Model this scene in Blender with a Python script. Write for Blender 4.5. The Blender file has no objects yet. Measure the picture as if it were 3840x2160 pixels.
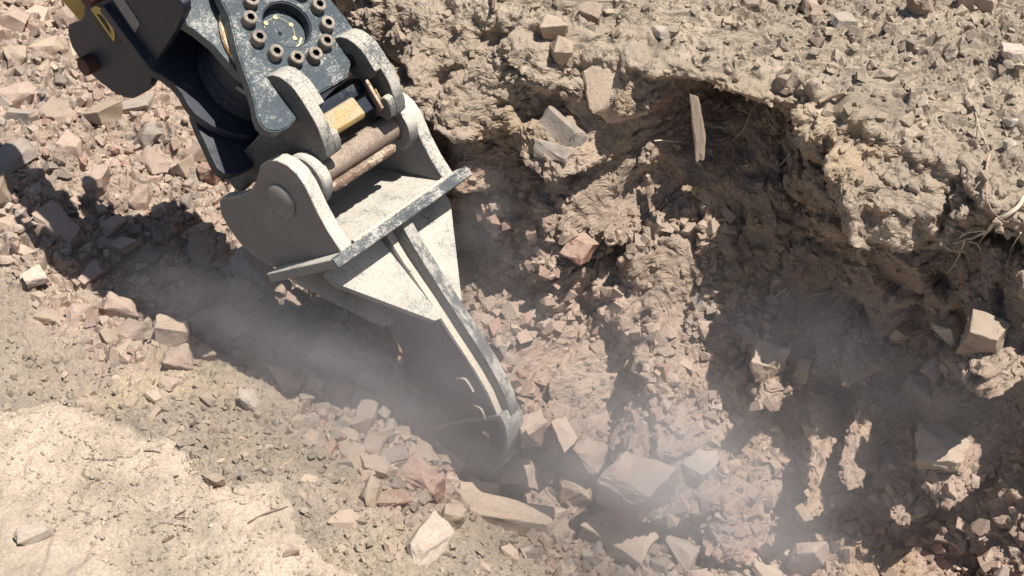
import bpy, bmesh, math, random
import numpy as np
from mathutils import Vector, Matrix, noise
from mathutils.bvhtree import BVHTree

# ------------------------------------------------------------------ camera, sky, sun, exposure
scene = bpy.context.scene
COL = scene.collection
PITCH, CAM_H, FPX = math.radians(38.0), 2.2, 5500.0          # looking down into the trench; FPX = focal length in pixels of a 3840 wide frame
cam_data = bpy.data.cameras.new('camera')
cam_data.sensor_width = 36.0
cam_data.lens = 36.0 * FPX / 3840.0
cam_data.clip_start = 0.05
cam_data.clip_end = 500.0
cam = bpy.data.objects.new('camera', cam_data)
COL.objects.link(cam)
cam.location = (0, 0, CAM_H)
cam.rotation_euler = (math.pi / 2 - PITCH, 0, 0)
scene.camera = cam

SUN = Vector((0.329, -0.165, 0.930)).normalized()
world = bpy.data.worlds.new('World')
scene.world = world
world.use_nodes = True
wn = world.node_tree.nodes
sky = wn.new('ShaderNodeTexSky')
sky.sky_type = 'NISHITA'
sky.sun_disc = False
sky.sun_elevation = math.asin(SUN.z)
sky.sun_rotation = math.atan2(SUN.x, SUN.y)
world.node_tree.links.new(sky.outputs[0], wn['Background'].inputs[0])
wn['Background'].inputs[1].default_value = 0.055

sl = bpy.data.lights.new('sun', 'SUN')
sl.energy = 5.0
sl.angle = math.radians(0.53)
sl.color = (1.0, 0.94, 0.86)
sun = bpy.data.objects.new('sun', sl)
COL.objects.link(sun)
sun.rotation_euler = SUN.to_track_quat('Z', 'Y').to_euler()
sun.location = SUN * 20

scene.view_settings.view_transform = 'Standard'
scene.view_settings.look = 'None'
scene.view_settings.exposure = 0.50
scene.view_settings.gamma = 1.0
scene.cycles.use_denoising = True
scene.cycles.max_bounces = 6
scene.cycles.volume_bounces = 1
scene.cycles.volume_step_rate = 1.0

rng = np.random.default_rng(7)
random.seed(7)

# ------------------------------------------------------------------ numpy noise
def _h(ix, iy, iz, seed):
    h = (ix.astype(np.int64) * 374761393 + iy.astype(np.int64) * 668265263 + iz.astype(np.int64) * 2147483647 + seed * 1274126177) & 0xFFFFFFFF
    h = ((h ^ (h >> 13)) * 1274126177) & 0xFFFFFFFF
    h = ((h ^ (h >> 16)) * 2246822519) & 0xFFFFFFFF
    return h ^ (h >> 15)

def rnd(ix, iy, iz, seed):
    return (_h(ix, iy, iz, seed) & 0xFFFF).astype(np.float32) / 65535.0

def vnoise(x, y, z, seed=0):
    """smooth 3-D value noise in -1..1"""
    ix, iy, iz = np.floor(x).astype(np.int32), np.floor(y).astype(np.int32), np.floor(z).astype(np.int32)
    fx, fy, fz = (x - ix).astype(np.float32), (y - iy).astype(np.float32), (z - iz).astype(np.float32)
    fx = fx * fx * fx * (fx * (fx * 6 - 15) + 10)
    fy = fy * fy * fy * (fy * (fy * 6 - 15) + 10)
    fz = fz * fz * fz * (fz * (fz * 6 - 15) + 10)
    out = np.zeros_like(fx)
    for a in (0, 1):
        wx = fx if a else 1 - fx
        for b in (0, 1):
            wy = fy if b else 1 - fy
            for c in (0, 1):
                wz = fz if c else 1 - fz
                out += wx * wy * wz * rnd(ix + a, iy + b, iz + c, seed)
    return out * 2 - 1

def fbm(x, y, z, octv, seed=0, gain=0.5):
    s, amp, f = np.zeros_like(x, dtype=np.float32), 1.0, 1.0
    for o in range(octv):
        s += amp * vnoise(x * f + 17.3 * o, y * f - 9.1 * o, z * f + 3.7 * o, seed + o)
        amp *= gain
        f *= 2.03
    return s

def cells(a, b, seed=0, jitter=0.95):
    """2-D cellular pattern: F1, F2 and, for the nearest cell, four random numbers and the offset from its centre"""
    ia, ib = np.floor(a).astype(np.int32), np.floor(b).astype(np.int32)
    f1 = np.full(a.shape, 9.0, np.float32)
    f2 = np.full(a.shape, 9.0, np.float32)
    ca, cb = np.zeros(a.shape, np.int32), np.zeros(a.shape, np.int32)
    da, db = np.zeros(a.shape, np.float32), np.zeros(a.shape, np.float32)
    zz = np.zeros(a.shape, np.int32)
    for i in (-1, 0, 1):
        for j in (-1, 0, 1):
            xa, xb = ia + i, ib + j
            pa = xa + 0.5 + jitter * (rnd(xa, xb, zz, seed) - 0.5)
            pb = xb + 0.5 + jitter * (rnd(xa, xb, zz + 1, seed) - 0.5)
            ea, eb = (a - pa).astype(np.float32), (b - pb).astype(np.float32)
            d = np.sqrt(ea * ea + eb * eb)
            near = d < f1
            f2 = np.where(near, f1, np.minimum(f2, d))
            ca, cb = np.where(near, xa, ca), np.where(near, xb, cb)
            da, db = np.where(near, ea, da), np.where(near, eb, db)
            f1 = np.where(near, d, f1)
    r = [rnd(ca, cb, zz + k, seed + 5) for k in (2, 3, 4, 5)]
    return f1, f2, r, da, db

def cells3(x, y, z, seed=0, jitter=0.95):
    """the same in 3-D, for the wall"""
    ix, iy, iz = np.floor(x).astype(np.int32), np.floor(y).astype(np.int32), np.floor(z).astype(np.int32)
    f1 = np.full(x.shape, 9.0, np.float32); f2 = f1.copy()
    cx = np.zeros(x.shape, np.int32); cy, cz = cx.copy(), cx.copy()
    dx = np.zeros(x.shape, np.float32); dy, dz = dx.copy(), dx.copy()
    for i in (-1, 0, 1):
        for j in (-1, 0, 1):
            for k in (-1, 0, 1):
                xa, xb, xc = ix + i, iy + j, iz + k
                h = _h(xa, xb, xc, seed)
                ea = (x - xa - 0.5 - jitter * ((h & 1023).astype(np.float32) / 1023 - 0.5)).astype(np.float32)
                eb = (y - xb - 0.5 - jitter * (((h >> 10) & 1023).astype(np.float32) / 1023 - 0.5)).astype(np.float32)
                ec = (z - xc - 0.5 - jitter * (((h >> 20) & 1023).astype(np.float32) / 1023 - 0.5)).astype(np.float32)
                d = np.sqrt(ea * ea + eb * eb + ec * ec)
                near = d < f1
                f2 = np.where(near, f1, np.minimum(f2, d))
                cx, cy, cz = np.where(near, xa, cx), np.where(near, xb, cy), np.where(near, xc, cz)
                dx, dy, dz = np.where(near, ea, dx), np.where(near, eb, dy), np.where(near, ec, dz)
                f1 = np.where(near, d, f1)
    r = [rnd(cx, cy, cz, seed + 50 + k) for k in range(5)]
    return f1, f2, r, dx, dy, dz

def sstep(e0, e1, x):
    t = np.clip((x - e0) / (e1 - e0), 0, 1)
    return t * t * (3 - 2 * t)

# ------------------------------------------------------------------ the trench: s runs along it (right and near), t across it (away)
DX, DY = 0.847, -0.53
NX, NY = 0.53, 0.847

def to_st(x, y):
    return x * DX + y * DY, x * NX + y * NY

def ray(px, py):
    """direction in world space of the sight line through a point of the 3840 x 2160 photograph"""
    cx, cy = (px - 1920) / FPX, (py - 1080) / FPX
    return Vector((cx, math.cos(PITCH) - math.sin(PITCH) * cy, -math.sin(PITCH) - math.cos(PITCH) * cy))

def on_z(px, py, z):
    r = ray(px, py)
    k = (z - CAM_H) / r.z
    return r * k + Vector((0, 0, CAM_H))

def on_t(px, py, t):
    r = ray(px, py)
    k = t / (r.x * NX + r.y * NY)
    return r * k + Vector((0, 0, CAM_H))

# edge of the pale clay cap on the near side, as a line in the ground
CLAY_Z = -0.95
edge_px = [(-500, 1420), (0, 1560), (250, 1500), (460, 1575), (560, 1640), (700, 1690), (740, 1780), (900, 1830), (1080, 1930), (1200, 2060), (1340, 2160), (1700, 2420)]
edge_st = sorted(to_st(*on_z(px, py, CLAY_Z).xy) for px, py in edge_px)
edge_s = np.array([p[0] for p in edge_st])
edge_t = np.array([p[1] for p in edge_st])

def lerp(s, xs, ys):
    return np.interp(s, xs, ys).astype(np.float32)

def floor_z(s, t):
    tc = np.interp(s, edge_s, edge_t)
    zf = np.interp(s, [-7, -5.4, -4.6, -3.9, -3.2, -2.5, -1.9, -1.2, 0, 4], [-0.30, -0.50, -0.76, -0.98, -1.13, -1.23, -1.34, -1.42, -1.5, -1.55])
    k = sstep(-0.02, 0.95, t - tc)
    z = CLAY_Z + (zf - CLAY_Z) * k
    z = z + 0.035 * sstep(0.0, -0.16, t - tc - 0.02)                # low step up onto the clay
    z = z + 0.05 * np.clip(tc - t, 0, 3)
    z = z + 0.10 * sstep(0.5, 1.2, t - tc) * np.sin(s * 3.1 + 0.6) * 0.3
    z = z - 0.05 * np.exp(-((s + 1.93) ** 2 + (t - 2.86) ** 2) / 0.05)   # where the point digs in
    return z

def foot_t(s):
    return np.interp(s, [-9, -5, -3.6, -2.75, -2.3, -1.7, -1.0, -0.4, 3], [6.2, 5.0, 4.1, 3.26, 3.10, 3.06, 3.22, 3.30, 3.3])

def lip_t(s):
    return np.interp(s, [-9, -5, -3.6, -2.75, -2.3, -1.8, -1.3, -0.9, -0.4, 3], [6.8, 5.5, 4.4, 3.48, 3.42, 3.55, 3.60, 3.58, 3.46, 3.46])

# relief of the wall: (x, top y, bottom y, half width) in the photograph, how far it stands out, lean to the right
BUMPS = [
    (1640, 130, 400, 190, .10, .25), (1760, 330, 640, 110, .09, .15), (1960, 180, 330, 110, .05, .1),
    (2060, 420, 600, 120, .12, .3), (2270, 200, 500, 130, .10, .2),
    (2300, 470, 800, 75, .11, .35), (2130, 610, 880, 120, .10, .30), (2020, 700, 1040, 60, .05, .3),
    (1900, 900, 1330, 190, .14, .35), (2080, 980, 1480, 110, .10, .45),
    (2340, 800, 1600, 200, .26, .36),
    (3120, 400, 960, 200, .17, .25), (3400, 520, 980, 110, .10, .1), (3600, 560, 830, 90, .08, .2),
    (3300, 860, 1080, 120, .05, .2), (3760, 520, 640, 90, .06, 0),
    (3640, 1190, 1400, 120, .20, .3), (2870, 1310, 1470, 75, .19, .1), (3000, 1380, 1460, 50, .16, .1), (3120, 1370, 1480, 80, .18, .1),
    (2980, 1480, 1780, 60, .18, .5), (3190, 1480, 1720, 55, .18, .2), (3340, 1640, 1840, 75, .18, .3), (3560, 1560, 1800, 120, .19, .1),
    (2700, 1640, 1950, 130, .18, .8), (3000, 1860, 2040, 230, .20, .3), (3280, 1920, 2180, 220, .20, .5), (3520, 470, 740, 120, .12, .1), (2160, 870, 965, 65, .12, .1),
]
HOLES = [(2440, 620, 70, 210, .18), (2510, 480, 170, 200, .34), (2700, 690, 180, 230, .24), (2780, 1080, 260, 230, .06), (1790, 790, 130, 180, .16), (2255, 950, 60, 230, .12), (3650, 1000, 260, 110, .10), (3150, 1230, 350, 130, .07),
         (1960, 640, 90, 80, .09), (3600, 700, 70, 90, .08)]

def wall_offset(s, z):
    o = np.zeros_like(s)
    for x, y0, y1, hw, amp, lean in BUMPS:
        a, b = on_t(x, y0, 3.42), on_t(x + lean * (y1 - y0), y1, 3.36)
        r = on_t(x + hw, y0, 3.42)
        sa, sb = to_st(a.x, a.y)[0], to_st(b.x, b.y)[0]
        w = abs(to_st(r.x, r.y)[0] - sa)
        h = (a.z - z) / max(a.z - b.z, 1e-3)                        # 0 at the top, 1 at the bottom
        sc = sa + (sb - sa) * np.clip(h, -0.3, 1.4)
        wob = 0.10 * vnoise(s * 9, s * 0 + x, z * 3, 7) + 0.05 * vnoise(s * 25, s * 0 + x, z * 8, 8)
        h = h + wob
        sc = sc + 0.25 * w * vnoise(s * 0 + x, z * 7, s * 0, 9)
        g = np.where(h < 1, np.clip(h, 0, 1) ** 0.9, 1 - sstep(0, 0.30, h - 1))
        b = 1.45 * amp * g * np.exp(-(np.abs(s - sc) / w) ** 3)
        o = np.maximum(o, b) + 0.25 * np.minimum(o, b)
    for x, y, rx, ry, amp in HOLES:
        c, r, d = on_t(x, y, 3.45), on_t(x + rx, y, 3.45), on_t(x, y + ry, 3.45)
        sc = to_st(c.x, c.y)[0]
        w = abs(to_st(r.x, r.y)[0] - sc)
        hz = abs(c.z - d.z)
        o = o - amp * np.exp(-((s - sc) / w) ** 2 - ((z - c.z) / hz) ** 2)
    return o

def build_ground():
    s_ax = np.concatenate([np.linspace(-14, -5.7, 36)[:-1], np.linspace(-5.7, 0.15, 1150)[:-1], np.linspace(0.15, 9, 34)]).astype(np.float32)
    nn, nw, nt = 420, 540, 320
    Q0 = np.concatenate([np.linspace(-8, 1.3, 26)[:-1], np.linspace(1.3, 1.7, 40)[:-1]])
    ns = len(s_ax)
    ft, lt = foot_t(s_ax), lip_t(s_ax)
    T, Z = [], []
    for t in Q0:                                                     # near side
        tt = np.full(ns, t)
        T.append(tt); Z.append(floor_z(s_ax, tt))
    for k in np.linspace(0, 1, nn):                                  # floor up to the foot of the wall
        tt = 1.7 + (ft - 1.7) * k
        T.append(tt); Z.append(floor_z(s_ax, tt))
    zf = floor_z(s_ax, ft)
    zl = np.interp(s_ax, [-8, -4, -2.6, -1.5, -0.6, 3], [0.05, 0.05, 0.0, -0.03, -0.07, -0.1])
    for k in np.linspace(0, 1, nw + 2)[1:-1]:                        # the wall, from foot to lip
        z = zf + (zl - zf) * k
        hgt = zl - z
        prof = np.interp(k, [0, 0.12, 0.3, 0.5, 0.65, 0.8, 0.92, 1.0], [0, 0.13, 0.34, 0.56, 0.70, 0.80, 0.90, 1.0])
        tt = ft + (lt - ft) * prof
        hang = np.interp(k, [0, 0.10, 0.22, 0.35, 0.5, 0.7, 0.86, 0.95, 1.0], [0, .15, .45, .78, 1.05, 1.0, .55, .2, 0])
        over = sstep(-1.95, -1.45, s_ax)                              # towards the right the wall is undercut below its lip
        tt = tt + over * ((lt - ft) * (1 - prof) * np.clip(hang, 0, 1) + 0.075 * hang)
        tt = tt - wall_offset(s_ax, z) * sstep(0, 0.06, k) * sstep(1.0, 0.93, k)
        T.append(tt); Z.append(z)
    w0 = len(T) - nw
    TW, ZW = np.array(T[w0:]), np.array(Z[w0:])
    LW = np.cumsum(np.concatenate([np.zeros((1, ns)), np.hypot(np.diff(TW, axis=0), np.diff(ZW, axis=0))]), axis=0)
    for c in range(ns):                                              # even spacing along the section, so steps are as finely cut as flats
        u = np.linspace(0, LW[-1, c], nw)
        TW[:, c], ZW[:, c] = np.interp(u, LW[:, c], TW[:, c]), np.interp(u, LW[:, c], ZW[:, c])
    T[w0:], Z[w0:] = list(TW), list(ZW)
    for k in np.concatenate([np.linspace(0, 1.6, nt), np.linspace(1.62, 10, 24)]):   # top of the far bank
        T.append(lt + k)
        Z.append(zl + 0.05 * (1 - np.exp(-k / 0.08)) + 0.06 * k)
    T, Z = np.array(T, np.float32), np.array(Z, np.float32)
    S = np.broadcast_to(s_ax, T.shape).astype(np.float32)
    nr = T.shape[0]
    # length along the section, for patterns that must not stretch on the wall
    L = np.cumsum(np.concatenate([np.zeros((1, ns), np.float32), np.hypot(np.diff(T, axis=0), np.diff(Z, axis=0))]), axis=0)
    L = L - L[len(Q0)][None, :]
    row = np.arange(nr)[:, None] * np.ones((1, ns))
    r_floor, r_wall = len(Q0) + nn, len(Q0) + nn + nw
    is_wall = sstep(r_floor - 30, r_floor + 40, row) * sstep(r_wall + 25, r_wall - 5, row)
    is_top = sstep(r_wall - 5, r_wall + 25, row)
    is_floor = 1 - np.clip(is_wall + is_top, 0, 1)
    tc = np.interp(S, edge_s, edge_t) + 0.05 * fbm(S * 5, T * 5, S * 0, 3, 91) + 0.02 * fbm(S * 22, T * 22, S * 0, 2, 95)
    clay = is_floor * sstep(0.015, -0.015, T - tc)
    X, Y = S * DX + T * NX, S * DY + T * NY
    P = np.stack([X, Y, Z], -1)
    # smooth normals of the undisplaced sheet
    def normals(P):
        du = np.gradient(P, axis=1); dv = np.gradient(P, axis=0)
        N = np.cross(du, dv)
        return N / (np.linalg.norm(N, axis=-1, keepdims=True) + 1e-9)
    N = normals(P)
    def blur(A, n):
        for _ in range(n):
            A = (A + np.roll(A, 1, 0) + np.roll(A, -1, 0) + np.roll(A, 1, 1) + np.roll(A, -1, 1)) / 5
        return A
    N = blur(N, 30)
    N /= np.linalg.norm(N, axis=-1, keepdims=True) + 1e-9
    out = np.array([-NX * 0.95, -NY * 0.95, 0.30], np.float32)
    out /= np.linalg.norm(out)
    wm = blur(is_wall, 10)[..., None]
    N = N * (1 - wm) + out * wm                                      # the wall's relief stands straight out, so it never fans
    N /= np.linalg.norm(N, axis=-1, keepdims=True) + 1e-9
    # ---- displacement
    rub = is_floor * (1 - clay) * sstep(0.25, 0.75, T - tc + 0.22 * fbm(S * 3, T * 3, S * 0, 3, 41) + 0.02 * sstep(-2.4, -2.9, S))
    gravel = is_floor * (1 - clay) * (1 - rub)
    wa, wb = S + 0.03 * fbm(S * 14, T * 14, S * 0, 2, 3), T + 0.03 * fbm(S * 14, T * 14, S * 0 + 5, 2, 4)
    disp = np.zeros_like(S)
    disp += gravel * (0.014 * fbm(X * 9, Y * 9, Z * 9, 3, 12) + 0.006 * fbm(X * 30, Y * 30, Z * 30, 2, 13))
    disp += 0.030 * fbm(X * 2.2, Y * 2.2, Z * 2.2, 3, 11) * (1 - 0.75 * clay)
    # broken rock: every cell is a tilted flat facet
    tint = np.zeros(S.shape, np.float32); shade = np.zeros(S.shape, np.float32)
    def facets(scale, amp, seed, mask, tilt=0.8):
        nonlocal tint, shade, disp
        f1, f2, r, da, db = cells(wa * scale, wb * scale, seed)
        hgt = (r[0] - 0.4) + tilt * ((r[1] - 0.5) * da + (r[2] - 0.5) * db) * 2
        edge = sstep(0.0, 0.14, f2 - f1)
        disp = disp + mask * amp * (hgt * (0.35 + 0.65 * edge) - 0.35 * (1 - edge))
        tint = tint * (1 - mask * 0.5) + mask * 0.5 * (r[3] * 2 - 1)
        shade = shade + mask * (r[1] - 0.5) * 0.5
        return r
    facets(4.6, 0.034, 20, rub, 1.2)
    facets(9.0, 0.024, 21, rub, 1.2)
    facets(18.0, 0.014, 22, np.clip(rub + 0.3 * gravel, 0, 1))
    facets(36.0, 0.007, 23, np.clip(rub + 0.35 * gravel, 0, 1))
    facets(75.0, 0.004, 24, np.clip(rub + gravel + 0.3 * clay, 0, 1))
    # wall: soil that breaks off in slabs and steps, streaked downwards
    str1 = fbm(S * 9, Z * 3.2, S * 0, 4, 31)
    ra, rb = r_floor - 40, r_wall + 60
    sl = slice(ra, rb)
    xw = (X + 0.022 * fbm(X * 13, Y * 13, Z * 13, 2, 57))[sl]; yw = (Y + 0.022 * fbm(X * 13 + 9, Y * 13, Z * 13, 2, 58))[sl]; zw = (Z + 0.022 * fbm(X * 13, Y * 13 + 9, Z * 13, 2, 59))[sl]
    def blocks(scale, amp, seed, mask, tilt, zs=0.8):
        nonlocal tint, shade, disp
        f1, f2, r, dx, dy, dz = cells3(xw * scale, yw * scale, zw * scale * zs, seed)
        h = (r[0] - 0.4) + tilt * ((r[1] - 0.5) * dx + (r[2] - 0.5) * dy + (r[3] - 0.45) * dz) * 2
        edge = sstep(0.0, 0.10, f2 - f1)
        disp[sl] += mask[sl] * amp * (h * (0.5 + 0.5 * edge) - 0.30 * (1 - edge))
        tint[sl] += mask[sl] * 0.5 * (r[4] * 2 - 1)
    def lumps(scale, amp, seed, mask):
        nonlocal disp
        f1, f2, r, dx, dy, dz = cells3(xw * scale, yw * scale, zw * scale, seed)
        rad = 0.3 + 0.35 * r[0]
        disp[sl] += mask[sl] * amp * r[1] * np.sqrt(np.clip(1 - (f1 / rad) ** 2, 0, 1))
    blocks(3.2, 0.070, 50, is_wall, 1.3)
    blocks(6.6, 0.044, 51, is_wall, 1.6)
    rough = is_wall * sstep(-0.35, 0.35, fbm(X * 3, Y * 3, Z * 3, 3, 60))
    blocks(14.0, 0.012, 52, 0.35 * is_wall + 0.65 * rough, 1.4)
    disp += is_wall * 0.006 * str1
    disp += is_top * 0.006 * fbm(X * 22, Y * 22, Z * 18, 3, 37)
    # crumbs on the far bank
    def crumbs(scale, amp, seed, mask):
        nonlocal disp, shade, tint
        f1, f2, r, da, db = cells(wa * scale, wb * scale, seed)
        rad = 0.25 + 0.35 * r[0]
        disp = disp + mask * amp * r[1] * np.sqrt(np.clip(1 - (f1 / rad) ** 2, 0, 1))
        tint = tint + mask * 0.4 * (r[3] - 0.5) * (f1 < rad)
    crumbs(13.0, 0.030, 61, is_top)
    crumbs(28.0, 0.014, 62, is_top)
    crumbs(60.0, 0.008, 63, is_top + 0.5 * gravel + 0.5 * clay * (fbm(X * 3, Y * 3, Z * 3, 3, 66) > 0.1))
    crumbs(110.0, 0.006, 64, is_top + 0.7 * gravel + 0.45 * clay * (fbm(X * 4, Y * 4, Z * 4, 3, 67) > 0.0))
    disp += (0.0045 * fbm(X * 60, Y * 60, Z * 60, 2, 71)) * (1 - 0.7 * clay)
    disp += clay * (0.016 * fbm(X * 5, Y * 5, Z * 5, 4, 75) + 0.009 * np.clip(fbm(X * 26, Y * 12, Z * 9, 3, 77), -.3, 1))
    # dry cracks in the clay
    f1, f2, r, da, db = cells(wa * 2.6 + 0.1 * fbm(X * 9, Y * 9, Z * 9, 2, 81), wb * 3.4, 83)
    crack = clay * sstep(0.022, 0.0, f2 - f1) * sstep(0.80, 0.9, r[2]) * (fbm(S * 6, T * 6, S * 0, 2, 88) > 0.05)
    disp -= 0.03 * crack
    P = P + N * disp[..., None]
    # second stage for the wall: grain and crumbs on the true surface, so nothing is drawn out into ribs
    Q = P[sl].astype(np.float32)
    wk = sstep(0.1, 0.6, is_wall[sl])[..., None]
    for _ in range(5):
        B = Q.copy()
        B[1:-1, 1:-1] = (Q[1:-1, 1:-1] * 2 + Q[2:, 1:-1] + Q[:-2, 1:-1] + Q[1:-1, 2:] + Q[1:-1, :-2]) / 6
        Q = Q * (1 - wk) + B * wk
    # move the mesh lines to where the surface is long, so ledges and returns are cut as finely as the flats
    F = np.concatenate([Q, tint[sl][..., None], shade[sl][..., None]], -1)
    def spread(F, ax):
        G = np.moveaxis(F, ax, 1)
        d = np.linalg.norm(np.diff(G[..., :3], axis=1), axis=-1)
        for _ in range(10):
            d = (d + np.roll(d, 1, 0) + np.roll(d, -1, 0)) / 3
        for _ in range(4):
            d = (d + np.roll(d, 1, 1) + np.roll(d, -1, 1)) / 3
        lim = np.median(d)
        d = np.clip(d, 0.6 * lim, 5 * lim)
        m = G.shape[1]
        fine = slice(36, m - 36) if ax == 1 else slice(0, m)
        out_ = G.copy()
        lo, hi = (36, m - 36) if ax == 1 else (0, m - 1)
        for r_ in range(G.shape[0]):
            c = np.concatenate([[0], np.cumsum(d[r_, lo:hi])])
            pos = np.interp(np.linspace(0, c[-1], hi - lo + 1), c, np.arange(lo, hi + 1))
            i0 = np.minimum(pos.astype(int), m - 2)
            fr = (pos - i0)[:, None]
            out_[r_, lo:hi + 1] = G[r_, i0] * (1 - fr) + G[r_, i0 + 1] * fr
        return np.moveaxis(out_, 1, ax)
    kk = sstep(0.0, 0.5, np.minimum(np.arange(rb - ra), np.arange(rb - ra)[::-1]) / 60.0)[:, None, None]
    F2 = spread(F, 1)
    F2 = F * (1 - kk) + F2 * kk
    F3 = spread(F2, 0)
    Q = F3[..., :3].copy()
    tint[sl], shade[sl] = F3[..., 3], F3[..., 4]
    N1 = normals(Q)
    N1 *= np.sign(np.sum(N1 * out, -1, keepdims=True) + 1e-6)
    for _ in range(3):
        N1 = blur(N1, 1)
    N1 /= np.linalg.norm(N1, axis=-1, keepdims=True) + 1e-9
    qx, qy, qz = Q[..., 0], Q[..., 1], Q[..., 2]
    rg = sstep(-0.35, 0.35, fbm(qx * 3, qy * 3, qz * 3, 3, 60))
    d2 = 0.008 * fbm(qx * 16, qy * 16, qz * 16, 3, 37) * (0.4 + 0.6 * rg) + 0.0045 * fbm(qx * 55, qy * 55, qz * 55, 3, 39)
    xw, yw, zw = qx + 0.010 * vnoise(qx * 30, qy * 30, qz * 30, 41), qy + 0.010 * vnoise(qx * 30 + 7, qy * 30, qz * 30, 42), qz + 0.010 * vnoise(qx * 30, qy * 30 + 7, qz * 30, 43)
    for scale, amp, seed, m in ((22.0, 0.014, 54, rg), (46.0, 0.010, 55, 0.35 + 0.65 * rg), (95.0, 0.0055, 56, 0.7 + 0.3 * rg)):
        f1, f2, r, dx, dy, dz = cells3(xw * scale, yw * scale, zw * scale, seed)
        rad = 0.3 + 0.35 * r[0]
        d2 = d2 + m * amp * r[1] * np.sqrt(np.clip(1 - (f1 / rad) ** 2, 0, 1))
    P[sl] = Q + N1 * (d2[..., None] * wk)
    X[sl], Y[sl], Z[sl] = Q[..., 0], Q[..., 1], Q[..., 2]
    # ---- colour of the earth itself
    def C(*c): return np.array(c, np.float32)
    n1 = fbm(X * 1.7, Y * 1.7, Z * 1.7, 4, 101)[..., None]
    n2 = fbm(X * 9, Y * 9, Z * 9, 3, 105)[..., None]
    col_top = C(.330, .272, .212) * (1 + 0.10 * n2)
    depth = np.clip((zl[None, :] - Z) / 1.4, 0, 1)[..., None]
    col_wall = C(.345, .280, .218) * (1 - depth) + C(.350, .258, .208) * depth
    red = sstep(0.15, 0.6, n1 + 0.6 * depth - 0.25)
    col_wall = col_wall * (1 - red * 0.45) + C(.34, .205, .155) * red * 0.45
    ochre = sstep(0.2, 0.7, fbm(X * 2.4, Y * 2.4, Z * 4.5, 3, 111)[..., None])
    col_wall = col_wall * (1 - 0.35 * ochre) + C(.38, .27, .15) * 0.35 * ochre
    tn = np.clip(tint, -1, 1)[..., None]
    pink, tan, grey = C(.405, .295, .250), C(.43, .340, .265), C(.37, .318, .28)
    col_rub = np.where(tn > 0, tan + (pink - tan) * np.clip(tn * 1.6, 0, 1), tan + (grey - tan) * np.clip(-tn * 1.6, 0, 1))
    col_rub = np.where(tn > 0.82, C(.36, .16, .11), col_rub)
    col_rub = col_rub * (0.92 + 0.35 * np.clip(shade, -.6, .6)[..., None])
    yel = sstep(-0.2, 0.5, fbm(X * 1.9, Y * 1.9, Z * 1.9, 3, 121)[..., None])
    yel = yel * (0.3 + 0.7 * sstep(-2.3, -2.9, S))[..., None]
    col_gra = C(.295, .245, .198) * (1 - yel) + C(.40, .325, .230) * yel
    col_gra = col_gra * (1 + 0.12 * tn)
    col_clay = C(.445, .368, .290) * (1 + 0.06 * n2) * (1 - 0.14 * sstep(0.1, 0.8, n1))
    A = lambda m: m[..., None].astype(np.float32)
    col = A(is_wall) * col_wall + A(is_top) * col_top + A(rub) * col_rub + A(gravel) * col_gra + A(clay) * col_clay
    col = np.clip(col * (1 + 0.10 * n2), 0.02, 0.9)
    # ---- mesh
    me = bpy.data.meshes.new('ground')
    nv, nf = nr * ns, (nr - 1) * (ns - 1)
    idx = (np.arange(nr - 1)[:, None] * ns + np.arange(ns - 1)[None, :]).ravel()
    quads = np.stack([idx, idx + 1, idx + ns + 1, idx + ns], -1).astype(np.int32)
    me.vertices.add(nv); me.loops.add(nf * 4); me.polygons.add(nf)
    me.vertices.foreach_set('co', P.astype(np.float32).ravel())
    me.loops.foreach_set('vertex_index', quads.ravel())
    me.polygons.foreach_set('loop_start', np.arange(0, nf * 4, 4, dtype=np.int32))
    me.polygons.foreach_set('use_smooth', np.zeros(nf, bool))
    ca = me.color_attributes.new('earth', 'FLOAT_COLOR', 'POINT')
    ca.data.foreach_set('color', np.concatenate([col, np.ones(col.shape[:2] + (1,))], -1).astype(np.float32).ravel())
    me.update(calc_edges=True)
    ob = bpy.data.objects.new('ground', me)
    COL.objects.link(ob)
    ob['kind'] = 'structure'
    ob['label'] = 'earth trench with broken rock floor, cut soil wall and pale clay edge'
    # coarse copy for finding where things lie
    k = 3
    Pc = P[::k, ::k]
    a, b = Pc.shape[:2]
    ii = (np.arange(a - 1)[:, None] * b + np.arange(b - 1)[None, :]).ravel()
    tree = BVHTree.FromPolygons([tuple(v) for v in Pc.reshape(-1, 3).tolist()], np.stack([ii, ii + 1, ii + b + 1, ii + b], -1).tolist())
    masks = dict(clay=clay, rub=rub, gravel=gravel, top=is_top, wall=is_wall)
    return ob, tree, P, N, masks, s_ax, col

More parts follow.
